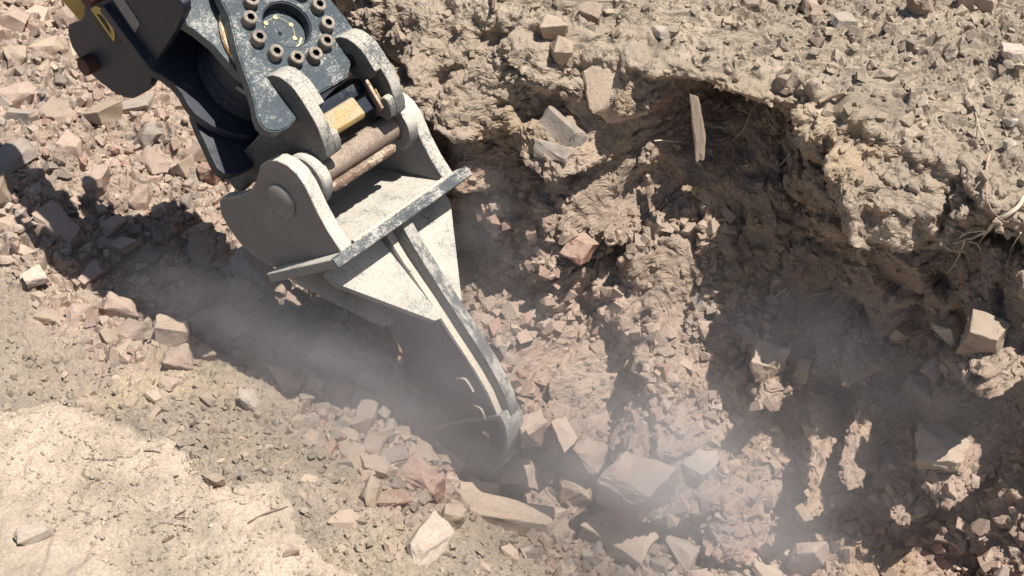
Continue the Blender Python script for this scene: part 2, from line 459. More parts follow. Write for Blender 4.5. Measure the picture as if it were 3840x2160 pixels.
# ------------------------------------------------------------------ materials
class NT:
    def __init__(self, name):
        self.m = bpy.data.materials.new(name)
        self.m.use_nodes = True
        self.t = self.m.node_tree
        self.b = self.t.nodes['Principled BSDF']
    def n(self, typ, **kw):
        nd = self.t.nodes.new(typ)
        for k, v in kw.items():
            if k in nd.inputs.keys(): nd.inputs[k].default_value = v
            else: setattr(nd, k, v)
        return nd
    def l(self, a, b): self.t.links.new(a, b)
    def ramp(self, src, stops):
        r = self.n('ShaderNodeValToRGB')
        e = r.color_ramp.elements
        while len(e) < len(stops): e.new(0.5)
        for q, (p, c) in zip(e, stops):
            q.position = p
            q.color = (c, c, c, 1) if isinstance(c, (int, float)) else (*c, 1)
        self.l(src, r.inputs[0])
        return r.outputs[0]
    def noise(self, scale, detail=4, rough=0.6, vec=None, dist=0.0):
        nd = self.n('ShaderNodeTexNoise')
        nd.inputs['Scale'].default_value = scale
        nd.inputs['Detail'].default_value = detail
        nd.inputs['Roughness'].default_value = rough
        nd.inputs['Distortion'].default_value = dist
        self.l(vec if vec is not None else self.coord(), nd.inputs['Vector'])
        return nd.outputs['Fac']
    def coord(self, scale=None):
        if not hasattr(self, 'tc'):
            self.tc = self.n('ShaderNodeTexCoord')
            self.mp = self.n('ShaderNodeMapping')
            self.mp.inputs['Location'].default_value = (3.137, 1.713, 2.371)
            self.l(self.tc.outputs['Object'], self.mp.inputs['Vector'])
        o = self.mp.outputs[0]
        if scale:
            mp = self.n('ShaderNodeMapping')
            mp.inputs['Scale'].default_value = scale
            self.l(o, mp.inputs['Vector'])
            return mp.outputs[0]
        return o
    def mix(self, fac, a, b):
        mx = self.n('ShaderNodeMix', data_type='RGBA')
        for sock, v in ((mx.inputs[6], a), (mx.inputs[7], b)):
            if isinstance(v, tuple): sock.default_value = (*v, 1)
            else: self.l(v, sock)
        if isinstance(fac, (int, float)): mx.inputs[0].default_value = fac
        else: self.l(fac, mx.inputs[0])
        return mx.outputs[2]
    def math(self, op, a, b=0.0):
        nd = self.n('ShaderNodeMath', operation=op)
        for i, v in enumerate((a, b)):
            if isinstance(v, (int, float)): nd.inputs[i].default_value = v
            else: self.l(v, nd.inputs[i])
        return nd.outputs[0]
    def bump(self, h, strength, dist):
        b = self.n('ShaderNodeBump')
        b.inputs['Strength'].default_value = strength
        b.inputs['Distance'].default_value = dist
        self.l(h, b.inputs['Height'])
        self.l(b.outputs[0], self.b.inputs['Normal'])
    def done(self, color, rough=0.9, metal=0.0):
        if isinstance(color, tuple): self.b.inputs['Base Color'].default_value = (*color, 1)
        else: self.l(color, self.b.inputs['Base Color'])
        if isinstance(rough, (int, float)): self.b.inputs['Roughness'].default_value = rough
        else: self.l(rough, self.b.inputs['Roughness'])
        self.b.inputs['Metallic'].default_value = metal
        self.b.inputs['Specular IOR Level'].default_value = 0.3
        return self.m

def earth_material():
    t = NT('earth')
    at = t.n('ShaderNodeVertexColor'); at.layer_name = 'earth'
    g = t.noise(140, 5, 0.7)
    g2 = t.noise(420, 3, 0.7)
    f = t.ramp(g, [(0.3, 0.74), (0.7, 1.30)])
    f2 = t.ramp(g2, [(0.3, 0.85), (0.72, 1.15)])
    mul = t.n('ShaderNodeMix', data_type='RGBA', blend_type='MULTIPLY'); mul.inputs[0].default_value = 1
    t.l(at.outputs[0], mul.inputs[6]); t.l(f, mul.inputs[7])
    mul2 = t.n('ShaderNodeMix', data_type='RGBA', blend_type='MULTIPLY'); mul2.inputs[0].default_value = 1
    t.l(mul.outputs[2], mul2.inputs[6]); t.l(f2, mul2.inputs[7])
    t.bump(t.math('ADD', g, t.math('MULTIPLY', g2, 0.5)), 0.7, 0.006)
    return t.done(mul2.outputs[2], 0.95)

def stone_material(name, c1, c2, c3=None, dust=(.47, .375, .30)):
    t = NT(name)
    oi = t.n('ShaderNodeObjectInfo')
    base = t.mix(t.ramp(t.noise(4, 6, 0.7), [(0.35, 0.0), (0.65, 1.0)]), c1, c2)
    if c3: base = t.mix(t.ramp(t.noise(2.5, 6, 0.7, dist=0.6), [(0.56, 0.0), (0.64, 1.0)]), base, c3)
    geo = t.n('ShaderNodeNewGeometry')
    sep = t.n('ShaderNodeSeparateXYZ'); t.l(geo.outputs['Normal'], sep.inputs[0])
    up = t.math('MULTIPLY', t.ramp(sep.outputs[2], [(0.0, 0.25), (0.8, 0.9)]), t.ramp(t.noise(6, 6, 0.75), [(0.3, 0.25), (0.65, 1.0)]))
    base = t.mix(up, base, dust)                                     # fallen dust lies on faces that look up
    hsv = t.n('ShaderNodeHueSaturation')
    t.l(base, hsv.inputs['Color'])
    t.l(t.math('ADD', t.math('MULTIPLY', oi.outputs['Random'], 0.30), 0.76), hsv.inputs['Value'])
    sp = t.mix(t.ramp(t.noise(38, 5, 0.75), [(0.3, 0.0), (0.68, 1.0)]), (.70, .70, .70), (1.25, 1.25, 1.25))
    mul = t.n('ShaderNodeMix', data_type='RGBA', blend_type='MULTIPLY'); mul.inputs[0].default_value = 1
    t.l(hsv.outputs[0], mul.inputs[6]); t.l(sp, mul.inputs[7])
    t.bump(t.math('ADD', t.noise(12, 6, 0.7), t.math('MULTIPLY', t.noise(60, 3, 0.6), 0.35)), 0.45, 0.010)
    return t.done(mul.outputs[2], 0.92)

def metal_material(name, paint, dust, amount, rust=None, rust_amt=0.0, rough=0.55, scale=1.0, speck=0.5, stretch=None, side=None, up=0.10, fine_c=0.35):
    """worn painted steel: paint, patches of dried dust (thicker on faces that look up), small specks and some rust"""
    t = NT(name)
    v = t.coord()
    vs = t.coord(stretch) if stretch else v
    big = t.noise(8 * scale, 6, 0.65)
    mid = t.noise(70 * scale, 5, 0.75, vs)
    fine = t.noise(230 * scale, 3, 0.7, vs)
    w = 0.45 + 0.3 + 0.35 * speck
    sm = t.math('DIVIDE', t.math('ADD', t.math('MULTIPLY', big, 0.45), t.math('ADD', t.math('MULTIPLY', mid, 0.3), t.math('MULTIPLY', fine, 0.35 * speck))), w)
    geo = t.n('ShaderNodeNewGeometry')
    sep = t.n('ShaderNodeSeparateXYZ'); t.l(geo.outputs['Normal'], sep.inputs[0])
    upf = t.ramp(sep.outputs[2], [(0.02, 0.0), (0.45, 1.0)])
    val = t.math('ADD', sm, t.math('MULTIPLY', t.math('SUBTRACT', upf, 0.7), up))
    th = 0.5 + (0.5 - amount) * 0.45
    d = t.ramp(val, [(th - 0.025, 0.0), (th + 0.03, 1.0)])
    pv = t.mix(t.noise(25, 4, 0.6), tuple(c * 0.8 for c in paint), tuple(min(1, c * 1.25) for c in paint))
    dv = t.mix(t.noise(18, 4, 0.6), tuple(c * 0.86 for c in dust), tuple(min(1, c * 1.1) for c in dust))
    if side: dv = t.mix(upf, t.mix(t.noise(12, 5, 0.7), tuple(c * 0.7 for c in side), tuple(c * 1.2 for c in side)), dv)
    c = t.mix(d, pv, dv)
    if rust:
        rm = t.ramp(t.noise(11 * scale, 6, 0.75, dist=0.4), [(0.66 - 0.3 * rust_amt, 0.0), (0.74 - 0.3 * rust_amt, 1.0)])
        c = t.mix(rm, c, t.mix(t.noise(80, 4, 0.7), rust, tuple(x * 0.5 for x in rust)))
    sp = t.ramp(t.noise(150 * scale, 4, 0.75), [(0.32, 1 - fine_c), (0.5, 1.0), (0.68, 1 + fine_c * 0.6)])
    mul = t.n('ShaderNodeMix', data_type='RGBA', blend_type='MULTIPLY'); mul.inputs[0].default_value = 1
    t.l(c, mul.inputs[6]); t.l(sp, mul.inputs[7])
    t.bump(t.math('ADD', sm, t.math('MULTIPLY', d, 0.4)), 0.4, 0.003)
    r = t.mix(d, (rough, rough, rough), (0.95, 0.95, 0.95))
    return t.done(mul.outputs[2], r)

def plain(name, c, rough=0.6, var=0.25):
    t = NT(name)
    t.bump(t.noise(90, 4, 0.6), 0.2, 0.002)
    return t.done(t.mix(t.noise(40, 5, 0.65), tuple(x * (1 - var) for x in c), tuple(min(1, x * (1 + var)) for x in c)), rough)

M = {}
M['earth'] = earth_material()
STONES = [
    stone_material('pink_stone', (.39, .275, .232), (.45, .335, .28), (.33, .16, .125)),
    stone_material('tan_stone', (.42, .325, .24), (.50, .40, .30), (.36, .24, .19)),
    stone_material('grey_stone', (.27, .24, .215), (.34, .30, .27), (.26, .19, .17), (.38, .315, .255)),
    stone_material('red_stone', (.27, .115, .085), (.36, .17, .125), (.45, .33, .26)),
    stone_material('pale_stone', (.55, .48, .40), (.66, .60, .52), (.50, .37, .29)),
    stone_material('brown_stone', (.22, .165, .12), (.31, .235, .17), (.26, .16, .11)),
]
PINK, TAN, GREY, RED, PALE, BROWN = range(6)
DUST = (.54, .505, .44)
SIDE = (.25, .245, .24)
M['slate'] = metal_material('slate_paint', (.055, .072, .084), (.36, .36, .335), 0.37, (.26, .15, .09), 0.02, 0.42, 1.0, 1.0, None, (.10, .11, .12), .05)
M['dark'] = metal_material('dark_paint', (.020, .025, .040), (.085, .085, .09), 0.30, (.10, .06, .045), 0.04, 0.5, up=.02)
M['dusty'] = metal_material('dusty_steel', (.20, .21, .20), (.50, .47, .41), 0.60, (.36, .22, .11), 0.03, 0.75, 1.3, 1.2, None, SIDE, .04, .3)
M['ear'] = metal_material('worn_ear_steel', (.16, .165, .165), DUST, 0.62, None, 0, 0.65, 1.1, 1.0, None, (.20, .195, .195), .03, .3)
M['hook'] = metal_material('worn_hook_steel', (.11, .115, .115), (.46, .43, .37), 0.56, (.20, .12, .08), 0.02, 0.6, 1.1, 1.0, None, (.095, .09, .09), .03, .45)
M['edge'] = metal_material('scraped_edge', (.085, .094, .10), (.46, .44, .395), 0.46, None, 0, 0.5, 1.5, 1.2, (0.3, 1, 1), None, .0)
M['shank'] = metal_material('shank_steel', (.12, .125, .128), (.40, .375, .335), 0.46, None, 0, 0.5, 0.8, 0.6, (1, 0.25, 0.6), SIDE, .08)
M['strip'] = metal_material('dusty_strip', (.20, .18, .155), (.56, .49, .40), 0.68, None, 0, 0.8, 1.0, 0.8, None, (.2, .19, .18), .05)
M['shankside'] = metal_material('shank_side', (.105, .10, .10), (.20, .19, .18), 0.46, None, 0, 0.6, 0.8, 0.6, (1, .3, .5))
M['point'] = metal_material('point_steel', (.20, .20, .195), (.42, .40, .37), 0.5, None, 0, 0.5, 0.8, 0.4)
M['rust'] = metal_material('rusty_pin', (.24, .185, .15), (.37, .30, .24), 0.5, (.23, .14, .095), 0.18, 0.75, 1.3, 0.9)
M['rustbar'] = metal_material('rusty_bar', (.18, .12, .09), (.55, .45, .34), 0.45, (.28, .15, .09), 0.25, 0.55, 1.2, 0.8)
M['bolt'] = metal_material('rusty_bolt', (.19, .155, .13), (.36, .32, .26), 0.45, (.22, .13, .10), 0.2, 0.6, 2.0, 0.8)
M['darkrust'] = plain('dark_rust', (.065, .030, .025), 0.7, 0.4)
M['socket'] = plain('socket_black', (.012, .011, .011), 0.8)
M['yellow'] = metal_material('yellow_paint', (.43, .30, .115), (.44, .36, .24), 0.45, (.34, .20, .11), 0.04, 0.5)
M['armyellow'] = plain('arm_yellow', (.30, .21, .05), 0.5)
M['gold'] = plain('gold_mark', (.36, .27, .085), 0.45, 0.12)
M['black'] = plain('black_mark', (.012, .012, .015), 0.5)
M['seal'] = metal_material('rusty_seal', (.34, .19, .09), (.62, .50, .36), 0.4, (.25, .13, .07), 0.2, 0.7)
M['cream'] = plain('dry_grease', (.62, .55, .34), 0.8)
M['plate'] = metal_material('data_plate', (.17, .17, .18), (.33, .32, .30), 0.5, None, 0, 0.5)
M['root'] = plain('root_bark', (.40, .30, .23), 0.9, 0.35)
M['darkroot'] = plain('dark_bark', (.16, .11, .085), 0.9, 0.35)
M['paleroot'] = plain('pale_root', (.60, .52, .42), 0.9)

# ------------------------------------------------------------------ object helpers
def link(name, me, mat, parent=None):
    ob = bpy.data.objects.new(name, me)
    COL.objects.link(ob)
    if mat is not None and not me.materials: me.materials.append(mat)
    if parent: ob.parent = parent
    return ob

def tag(o, label, cat, group=None, kind=None):
    o['label'] = label
    o['category'] = cat
    if group: o['group'] = group
    if kind: o['kind'] = kind
    return o

def bm_mesh(name, bm, smooth=False, angle=40):
    bmesh.ops.recalc_face_normals(bm, faces=bm.faces)
    me = bpy.data.meshes.new(name)
    bm.to_mesh(me); bm.free()
    if smooth:
        me.shade_smooth()
        me.set_sharp_from_angle(angle=math.radians(angle))
    return me

def prism(name, pts, a0, a1, axis, mat, parent, bevel=0.004, seg=2):
    """a plate: an outline in two of the attachment's axes (u across, v along, w outwards) given a thickness along the third"""
    bm = bmesh.new()
    def mk(p, a):
        if axis == 'u': return (a, p[0], p[1])
        if axis == 'w': return (p[0], p[1], a)
        return (p[0], a, p[1])
    lo = [bm.verts.new(mk(p, a0)) for p in pts]
    hi = [bm.verts.new(mk(p, a1)) for p in pts]
    bm.faces.new(lo); bm.faces.new(hi)
    n = len(pts)
    for i in range(n):
        bm.faces.new((lo[i], lo[(i + 1) % n], hi[(i + 1) % n], hi[i]))
    bmesh.ops.recalc_face_normals(bm, faces=bm.faces)
    if bevel:
        es = [e for e in bm.edges if len(e.link_faces) == 2 and e.calc_face_angle() > math.radians(50)]
        bmesh.ops.bevel(bm, geom=es, offset=bevel, segments=seg, affect='EDGES', clamp_overlap=True, profile=0.6)
    return link(name, bm_mesh(name, bm, True, 35), mat, parent)

def chaikin(pts, n=1, closed=True):
    for _ in range(n):
        q = []
        m = len(pts)
        for i in range(m if closed else m - 1):
            a, b = pts[i], pts[(i + 1) % m]
            q.append(tuple(0.75 * x + 0.25 * y for x, y in zip(a, b)))
            q.append(tuple(0.25 * x + 0.75 * y for x, y in zip(a, b)))
        pts = q
    return pts

def lathe(name, prof, centre, axis, mat, parent, seg=48, closed=False):
    """turn a profile of (radius, height) about an axis direction through centre"""
    bm = bmesh.new()
    rot = Vector((0, 0, 1)).rotation_difference(Vector(axis)).to_matrix()
    c = Vector(centre)
    rings = []
    for r, h in prof:
        rings.append([bm.verts.new(c + rot @ Vector((r * math.cos(2 * math.pi * k / seg), r * math.sin(2 * math.pi * k / seg), h))) for k in range(seg)])
    for a, b in zip(rings, rings[1:] + ([rings[0]] if closed else [])):
        for k in range(seg):
            bm.faces.new((a[k], a[(k + 1) % seg], b[(k + 1) % seg], b[k]))
    if not closed:
        bm.faces.new(rings[0]); bm.faces.new(rings[-1])
    return link(name, bm_mesh(name, bm, True, 35), mat, parent)

def tube_bm(bm, pts, radii, seg=6):
    rings = []
    for i, p in enumerate(pts):
        p = Vector(p)
        d = (Vector(pts[min(i + 1, len(pts) - 1)]) - Vector(pts[max(i - 1, 0)])).normalized()
        a = d.orthogonal().normalized()
        b = d.cross(a)
        rings.append([bm.verts.new(p + radii[i] * (math.cos(2 * math.pi * k / seg) * a + math.sin(2 * math.pi * k / seg) * b)) for k in range(seg)])
    for r0, r1 in zip(rings, rings[1:]):
        off = min(range(seg), key=lambda o: sum((r0[k].co - r1[(k + o) % seg].co).length for k in range(seg)))
        for k in range(seg):
            bm.faces.new((r0[k], r0[(k + 1) % seg], r1[(k + 1 + off) % seg], r1[(k + off) % seg]))
    bm.faces.new(rings[0]); bm.faces.new(rings[-1])

def empty(name, mw):
    o = bpy.data.objects.new(name, None)
    o.empty_display_size = 0.1
    COL.objects.link(o)
    o.matrix_world = mw
    return o

# ------------------------------------------------------------------ the machine: axes u (along the pin), v (up the attachment), w (out of the bolted plate)
AX = Matrix(((.6240, -.6113, .4877), (.7807, .4731, -.4071), (.0182, .6349, .7724))).to_4x4()
ORI = Vector((-.6731, 3.9409, .1217))
RIG = Matrix.Translation(ORI) @ AX

def build_ripper():
    root = empty('ripper', RIG)
    tag(root, 'dusty grey steel ripper with single shank digging its point into the rubble', 'ripper')
    ear = [(-.648, -.13), (-.567, -.118), (-.500, -.098), (-.461, -.080), (-.425, -.066), (-.385, -.062), (-.345, -.075), (-.312, -.104), (-.292, -.145), (-.285, -.190), (-.294, -.225), (-.305, -.268),
           (-.311, -.317), (-.307, -.349), (-.296, -.391), (-.282, -.432), (-.264, -.472), (-.254, -.493), (-.257, -.513), (-.273, -.538), (-.296, -.556), (-.326, -.567), (-.365, -.572), (-.417, -.570), (-.465, -.552), (-.515, -.515), (-.545, -.474)]
    for sgn in (-1, 1):
        e = prism('side_ear', ear, sgn * .211, sgn * .258, 'u', M['ear'], root, .006, 3)
        lathe('boss', [(.078, 0), (.084, .006), (.084, .030), (.078, .040), (.046, .040), (.046, .0)], (sgn * .210, -.407, -.126), (-sgn, 0, 0), M['ear'], root, 48, True)
    lathe('pin_cap', [(.0, 0), (.052, 0), (.056, .003), (.056, .008), (.050, .011), (.0, .011)][1:-1], (-.2575, -.407, -.215), (-1, 0, 0), M['ear'], root, 40)
    prism('base_plate', [(-.645, -.118), (-.676, -.124), (-.566, -.486), (-.534, -.478)], -.305, .305, 'u', M['dusty'], root, .006, 3)
    prism('lip_bar', [(-.640, -.122), (-.647, -.1145), (-.676, -.1165), (-.679, -.127), (-.6745, -.1285)], -.3065, .3065, 'u', M['edge'], root, .003, 2)
    # weld fillet along the lip
    bm = bmesh.new()
    pts = [(-.205 + .41 * k / 60, -.637 + .002 * math.sin(k * 1.7), -.1265 + .0015 * math.sin(k * 2.9)) for k in range(61)]
    tube_bm(bm, pts, [.008 + .0004 * math.sin(k * 2.3) for k in range(61)], 8)
    link('weld_bead', bm_mesh('weld_bead', bm, True, 60), M['strip'], root)
    prism('sloping_plate', [(-.638, -.140), (-.405, -.448), (-.420, -.462), (-.650, -.160)], -.2105, .2105, 'u', M['dusty'], root, .003, 2)
    # pin
    lathe('pin', [(.039, 0), (.041, .002), (.041, .418), (.039, .42)], (-.21, -.407, -.126), (1, 0, 0), M['rust'], root, 48)
    bm = bmesh.new()
    n = 26
    rings = []
    for i in range(n + 1):
        u = -.150 + .285 * i / n
        wob = .0025 * math.sin(i * 2.1) + .002 * math.sin(i * 5.3)
        k = .55 if i in (0, n) else (.85 if i in (1, n - 1) else 1)
        sec = [(-.452, -.118), (-.456, -.112), (-.470 - wob, -.112), (-.479 - wob, -.118), (-.481, -.140), (-.474, -.150), (-.456, -.150), (-.451, -.140)]
        c = (-.466, -.130)
        rings.append([bm.verts.new((u, c[0] + (a - c[0]) * k, c[1] + (b - c[1]) * k)) for a, b in sec])
    for a, b in zip(rings, rings[1:]):
        for j in range(8): bm.faces.new((a[j], a[(j + 1) % 8], b[(j + 1) % 8], b[j]))
    bm.faces.new(rings[0]); bm.faces.new(rings[-1])
    link('keeper_bar', bm_mesh('keeper_bar', bm, True, 30), M['rustbar'], root)
    # shank
    front = [(-.655, -.150), (-.700, -.160), (-.758, -.175), (-.823, -.187), (-.881, -.196), (-.950, -.207), (-1.025, -.217), (-1.10, -.228), (-1.17, -.240), (-1.24, -.258), (-1.30, -.280), (-1.36, -.318)]
    back = [(-1.31, -.70), (-1.22, -.672), (-1.150, -.632), (-1.080, -.600), (-1.036, -.579), (-.983, -.552), (-.932, -.536), (-.86, -.530), (-.700, -.520), (-.60, -.50)]
    prism('shank', front + back, -.008, .035, 'u', M['shank'], root, .004, 2)
    dfront = [(-.665, -.208), (-.763, -.228), (-.849, -.238), (-.908, -.244), (-.992, -.256), (-1.042, -.264), (-1.117, -.274), (-1.182, -.284), (-1.256, -.302), (-1.335, -.338)]
    prism('reinforcing_plate', dfront + [(a, b + .004) for a, b in back], -.036, -.0085, 'u', M['strip'], root, .003, 2)
    prism('side_plate', [(a - .0, b - .006) for a, b in dfront] + [(a, b + .007) for a, b in back], -.0385, -.0355, 'u', M['shankside'], root, .0008, 1)
    # gussets: two in front, two behind
    for sgn, off in ((-1, -.036), (1, .036)):
        prism('gusset', [(sgn * .272, -.655), (sgn * .268, -.700), (sgn * .066, -.972), (off, -.980), (off, -.665)], -.272, -.246, 'w', M['dusty'], root, .004, 2)
        prism('gusset', [(sgn * .235, -.585), (sgn * .228, -.615), (sgn * .075, -.885), (off, -.900), (off, -.590)], -.500, -.474, 'w', M['dusty'], root, .004, 2)
    # gusset welds
    # point
    tooth = [(-1.335, -.312), (-1.372, -.325), (-1.410, -.358), (-1.448, -.415), (-1.474, -.484), (-1.495, -.560), (-1.506, -.625), (-1.470, -.642), (-1.435, -.656), (-1.383, -.690), (-1.325, -.706), (-1.281, -.716), (-1.255, -.690),
             (-1.262, -.60), (-1.285, -.50), (-1.310, -.40)]
    bm = bmesh.new()
    rows = []
    for u, k in ((-.044, .985), (-.040, 1.0), (.036, 1.0), (.041, .985)):
        rows.append([bm.verts.new((u, -1.38 + (a + 1.38) * k, -.52 + (b + .52) * k)) for a, b in tooth])
    for a, b in zip(rows, rows[1:]):
        for j in range(len(tooth)): bm.faces.new((a[j], a[(j + 1) % len(tooth)], b[(j + 1) % len(tooth)], b[j]))
    bm.faces.new(rows[0]); bm.faces.new(rows[-1])
    link('point', bm_mesh('point', bm, True, 30), M['point'], root)
    prism('side_plate', [(-1.34, -.335), (-1.372, -.345), (-1.405, -.375), (-1.44, -.43), (-1.464, -.49), (-1.482, -.56), (-1.49, -.62), (-1.43, -.645), (-1.375, -.68), (-1.32, -.694), (-1.29, -.70), (-1.268, -.685), (-1.275, -.6), (-1.297, -.5), (-1.32, -.41)], -.0465, -.0438, 'u', M['shankside'], root, .0008, 1)
    prism('cutting_tip', [(-1.462, -.470), (-1.480, -.475), (-1.530, -.640), (-1.450, -.690), (-1.425, -.672), (-1.490, -.625)], -.036, .032, 'u', M['point'], root, .004, 2)
    for pts in ([(-1.159, -.402), (-1.170, -.352), (-1.186, -.340), (-1.25, -.360)], [(-1.258, -.414), (-1.276, -.375), (-1.30, -.380), (-1.339, -.408)], [(-1.346, -.448), (-1.364, -.428), (-1.385, -.442), (-1.404, -.472)]):
        bm = bmesh.new()
        pp = chaikin([(-.0415, a, b) for a, b in pts], 2, False)
        if pts[0][0] < -1.3: pp = [(-.0485, a, b) for _, a, b in pp]
        tube_bm(bm, pp, [.0062] * len(pp), 6)
        link('weld_bead', bm_mesh('weld_bead', bm, True, 60), M['strip'], root)
    return root

def hex_bolt(cx, cy, root, rot):
    """socket head screw standing on the plate"""
    seg = 36
    bm = bmesh.new()
    def ring(r, h, hexa=False):
        vs = []
        for k in range(seg):
            a = 2 * math.pi * k / seg
            rr = r
            if hexa: rr = r * math.cos(math.pi / 6) / math.cos((a % (math.pi / 3)) - math.pi / 6)
            vs.append(bm.verts.new((cx + rr * math.cos(a + rot), cy + rr * math.sin(a + rot), h)))
        return vs
    rr = [ring(.0225, .0005), ring(.0225, .027), ring(.0205, .030), ring(.0122, .030, True), ring(.0118, .012, True)]
    for i, (a, b) in enumerate(zip(rr, rr[1:])):
        for k in range(seg):
            f = bm.faces.new((a[k], a[(k + 1) % seg], b[(k + 1) % seg], b[k]))
            f.material_index = 1 if i == 3 else 0
    f = bm.faces.new(rr[-1]); f.material_index = 1
    bm.faces.new(rr[0])
    me = bm_mesh('bolt', bm, True, 30)
    me.materials.append(M['bolt']); me.materials.append(M['socket'])
    return link('bolt', me, None, root)

def build_coupler():
    root = empty('tilt_coupler', RIG)
    tag(root, 'dark slate tilting coupler with a ring of socket bolts gripping the ripper pin', 'coupler')
    # bolted front plate with a round hole
    out = [(-.10, .240), (-.128, .185), (-.148, .103), (-.175, .049), (-.201, .001), (-.225, -.060), (-.243, -.109), (-.263, -.155), (-.284, -.190), (-.293, -.215), (-.290, -.238), (-.279, -.253), (-.256, -.263), (-.222, -.268), (-.17, -.255), (-.10, -.228), (.06, -.228),
           (.10, -.20), (.165, -.15), (.190, -.12), (.195, -.066), (.193, -.016), (.190, .05), (.168, .13), (.125, .20), (.05, .240)]
    seg = 64
    bm = bmesh.new()
    angs = [-(2 * math.pi * k / seg) for k in range(seg)]
    def hole(h, r): return [bm.verts.new((r * math.cos(a), r * math.sin(a), h)) for a in angs]
    def outer(h): return [bm.verts.new((*p, h)) for p in out]
    def cap(o, i):
        es = [bm.edges.new((o[k], o[(k + 1) % len(o)])) for k in range(len(o))] + [bm.edges.new((i[k], i[(k + 1) % len(i)])) for k in range(len(i))]
        bmesh.ops.triangle_fill(bm, use_beauty=True, use_dissolve=False, edges=es)
    o1, h1 = outer(0), hole(0, .080)
    cap(o1, h1)
    o0, h0 = outer(-.042), hole(-.042, .077)
    cap(o0, h0)
    for a, b in ((o0, o1), (h0, h1)):
        for k in range(len(a)): bm.faces.new((a[k], a[(k + 1) % len(a)], b[(k + 1) % len(b)], b[k]))
    bmesh.ops.recalc_face_normals(bm, faces=bm.faces)
    es = [e for e in bm.edges if len(e.link_faces) == 2 and e.calc_face_angle() > math.radians(60) and e.verts[0] in set(o0 + o1) and e.verts[1] in set(o0 + o1)]
    bmesh.ops.bevel(bm, geom=es, offset=.004, segments=2, affect='EDGES', clamp_overlap=True)
    link('front_plate', bm_mesh('front_plate', bm, True, 35), M['slate'], root)
    # cover disc in the hole, with its grease channels and fittings
    disc = lathe('cover_disc', [(.0765, -.052), (.0765, -.046), (.0745, -.044)], (0, 0, 0), (0, 0, 1), M['slate'], root, 64)
    lathe('collar', [(.0790, -.030), (.0790, -.004), (.0745, -.004), (.0745, -.030)], (0, 0, 0), (0, 0, 1), M['dark'], root, 64, True)
    lathe('centre_hole_shade', [(.0065, -.0445), (.0065, -.0425)], (-.010, -.003, 0), (0, 0, 1), M['socket'], disc, 20)  # black disc drawn for the dark inside of a small hole
    for k, ang in enumerate((118, 68, 2, 305)):
        a = math.radians(ang)
        c = (-.006 + .048 * math.cos(a), .002 + .048 * math.sin(a), 0)
        f = lathe('grease_fitting', [(.0075, -.0445), (.0070, -.040), (.0035, -.040), (.0033, -.0425)], c, (0, 0, 1), M['cream'], disc, 20)
    bm = bmesh.new()
    pp = [(-.006 + .048 * math.cos(math.radians(a)), .002 + .048 * math.sin(math.radians(a)), -.0440) for a in range(-65, 185, 6)]
    tube_bm(bm, pp, [.0009] * len(pp), 5)
    link('grease_channel', bm_mesh('grease_channel', bm), M['cream'], disc)
    bm = bmesh.new()
    pp = [(.062 * math.cos(math.radians(a)) - .002, .066 * math.sin(math.radians(a)), -.0435) for a in range(235, 318, 5)]
    tube_bm(bm, pp, [.002 + .0035 * abs(math.sin(k * 1.3)) for k in range(len(pp))], 6)
    link('dry_grease', bm_mesh('dry_grease', bm, True), M['cream'], disc)
    for k in range(12):
        a = math.radians(120 + 30 * k)
        hex_bolt(.125 * math.cos(a), .125 * math.sin(a), root, .3 + k * 1.1)
    # rear plate, the same shape
    rear = [(-.11, .24), (-.14, .185), (-.16, .103), (-.19, .052), (-.216, .018), (-.240, -.015), (-.256, -.060), (-.268, -.110), (-.282, -.160), (-.290, -.195), (-.284, -.218), (-.262, -.236), (-.22, -.245), (.22, -.245), (.262, -.236), (.284, -.215), (.26, -.1), (.2, .03), (.12, .24)]
    prism('rear_plate', rear, -.385, -.345, 'w', M['dark'], root, .004, 2)
    # side plates with the hooks over the pin
    ear_top = [(-.100, -.030), (-.105, .000), (-.118, .030), (-.138, .052), (-.165, .066), (-.195, .073), (-.225, .071), (-.272, .0625)]
    ear_low = [(-.274, .062), (-.300, .056), (-.325, .047), (-.352, .030), (-.378, .012), (-.400, -.012), (-.399, -.038), (-.366, -.078)]
    body = [(-.3625, -.105), (-.362, -.14), (-.372, -.165), (-.385, -.185), (-.350, -.235), (-.335, -.30), (-.300, -.365), (-.270, -.44), (-.268, -.520), (-.240, -.532), (-.205, -.528), (-.190, -.50), (-.186, -.40), (-.195, -.30), (-.200, -.19), (-.215, -.10), (-.235, -.055)]
    for sgn in (-1, 1):
        prism('side_plate', ear_low + body + [(-.2355, -.046), (-.105, -.046)] + ear_top, sgn * .133, sgn * .175, 'u', M['hook'], root, .005, 3)
        prism('hook_pad', [(-.105, -.04)] + [(a + .0006, b - .0006) for a, b in ear_top] + [(-.274, .022), (-.235, -.04)], sgn * .1085, sgn * .1335, 'u', M['hook'], root, .005, 3)
        prism('hook_lug', [(-.338, .016), (-.354, .026), (-.380, .010), (-.4005, -.014), (-.398, -.040), (-.36, -.066), (-.332, -.03)], sgn * .1345, sgn * .107, 'u', M['hook'], root, .006, 3)
    lathe('pin_hole_shade', [(.0225, -.0008), (.0225, .0012)], (.1085, -.190, -.002), (-1, 0, 0), M['socket'], root, 32)  # flat black disc painting the darkness of a hole, nothing is cut
    # bottom block and the yellow locking wedge between the side plates
    prism('cross_block', [(-.245, -.05), (-.245, -.33), (-.275, -.33), (-.282, -.06)], -.131, .131, 'u', M['dark'], root, .003, 2)
    prism('locking_wedge', [(-.283, -.020), (-.289, -.010), (-.345, -.010), (-.353, -.018), (-.356, -.030), (-.335, -.055), (-.283, -.055)], -.1065, .038, 'u', M['yellow'], root, .004, 2)
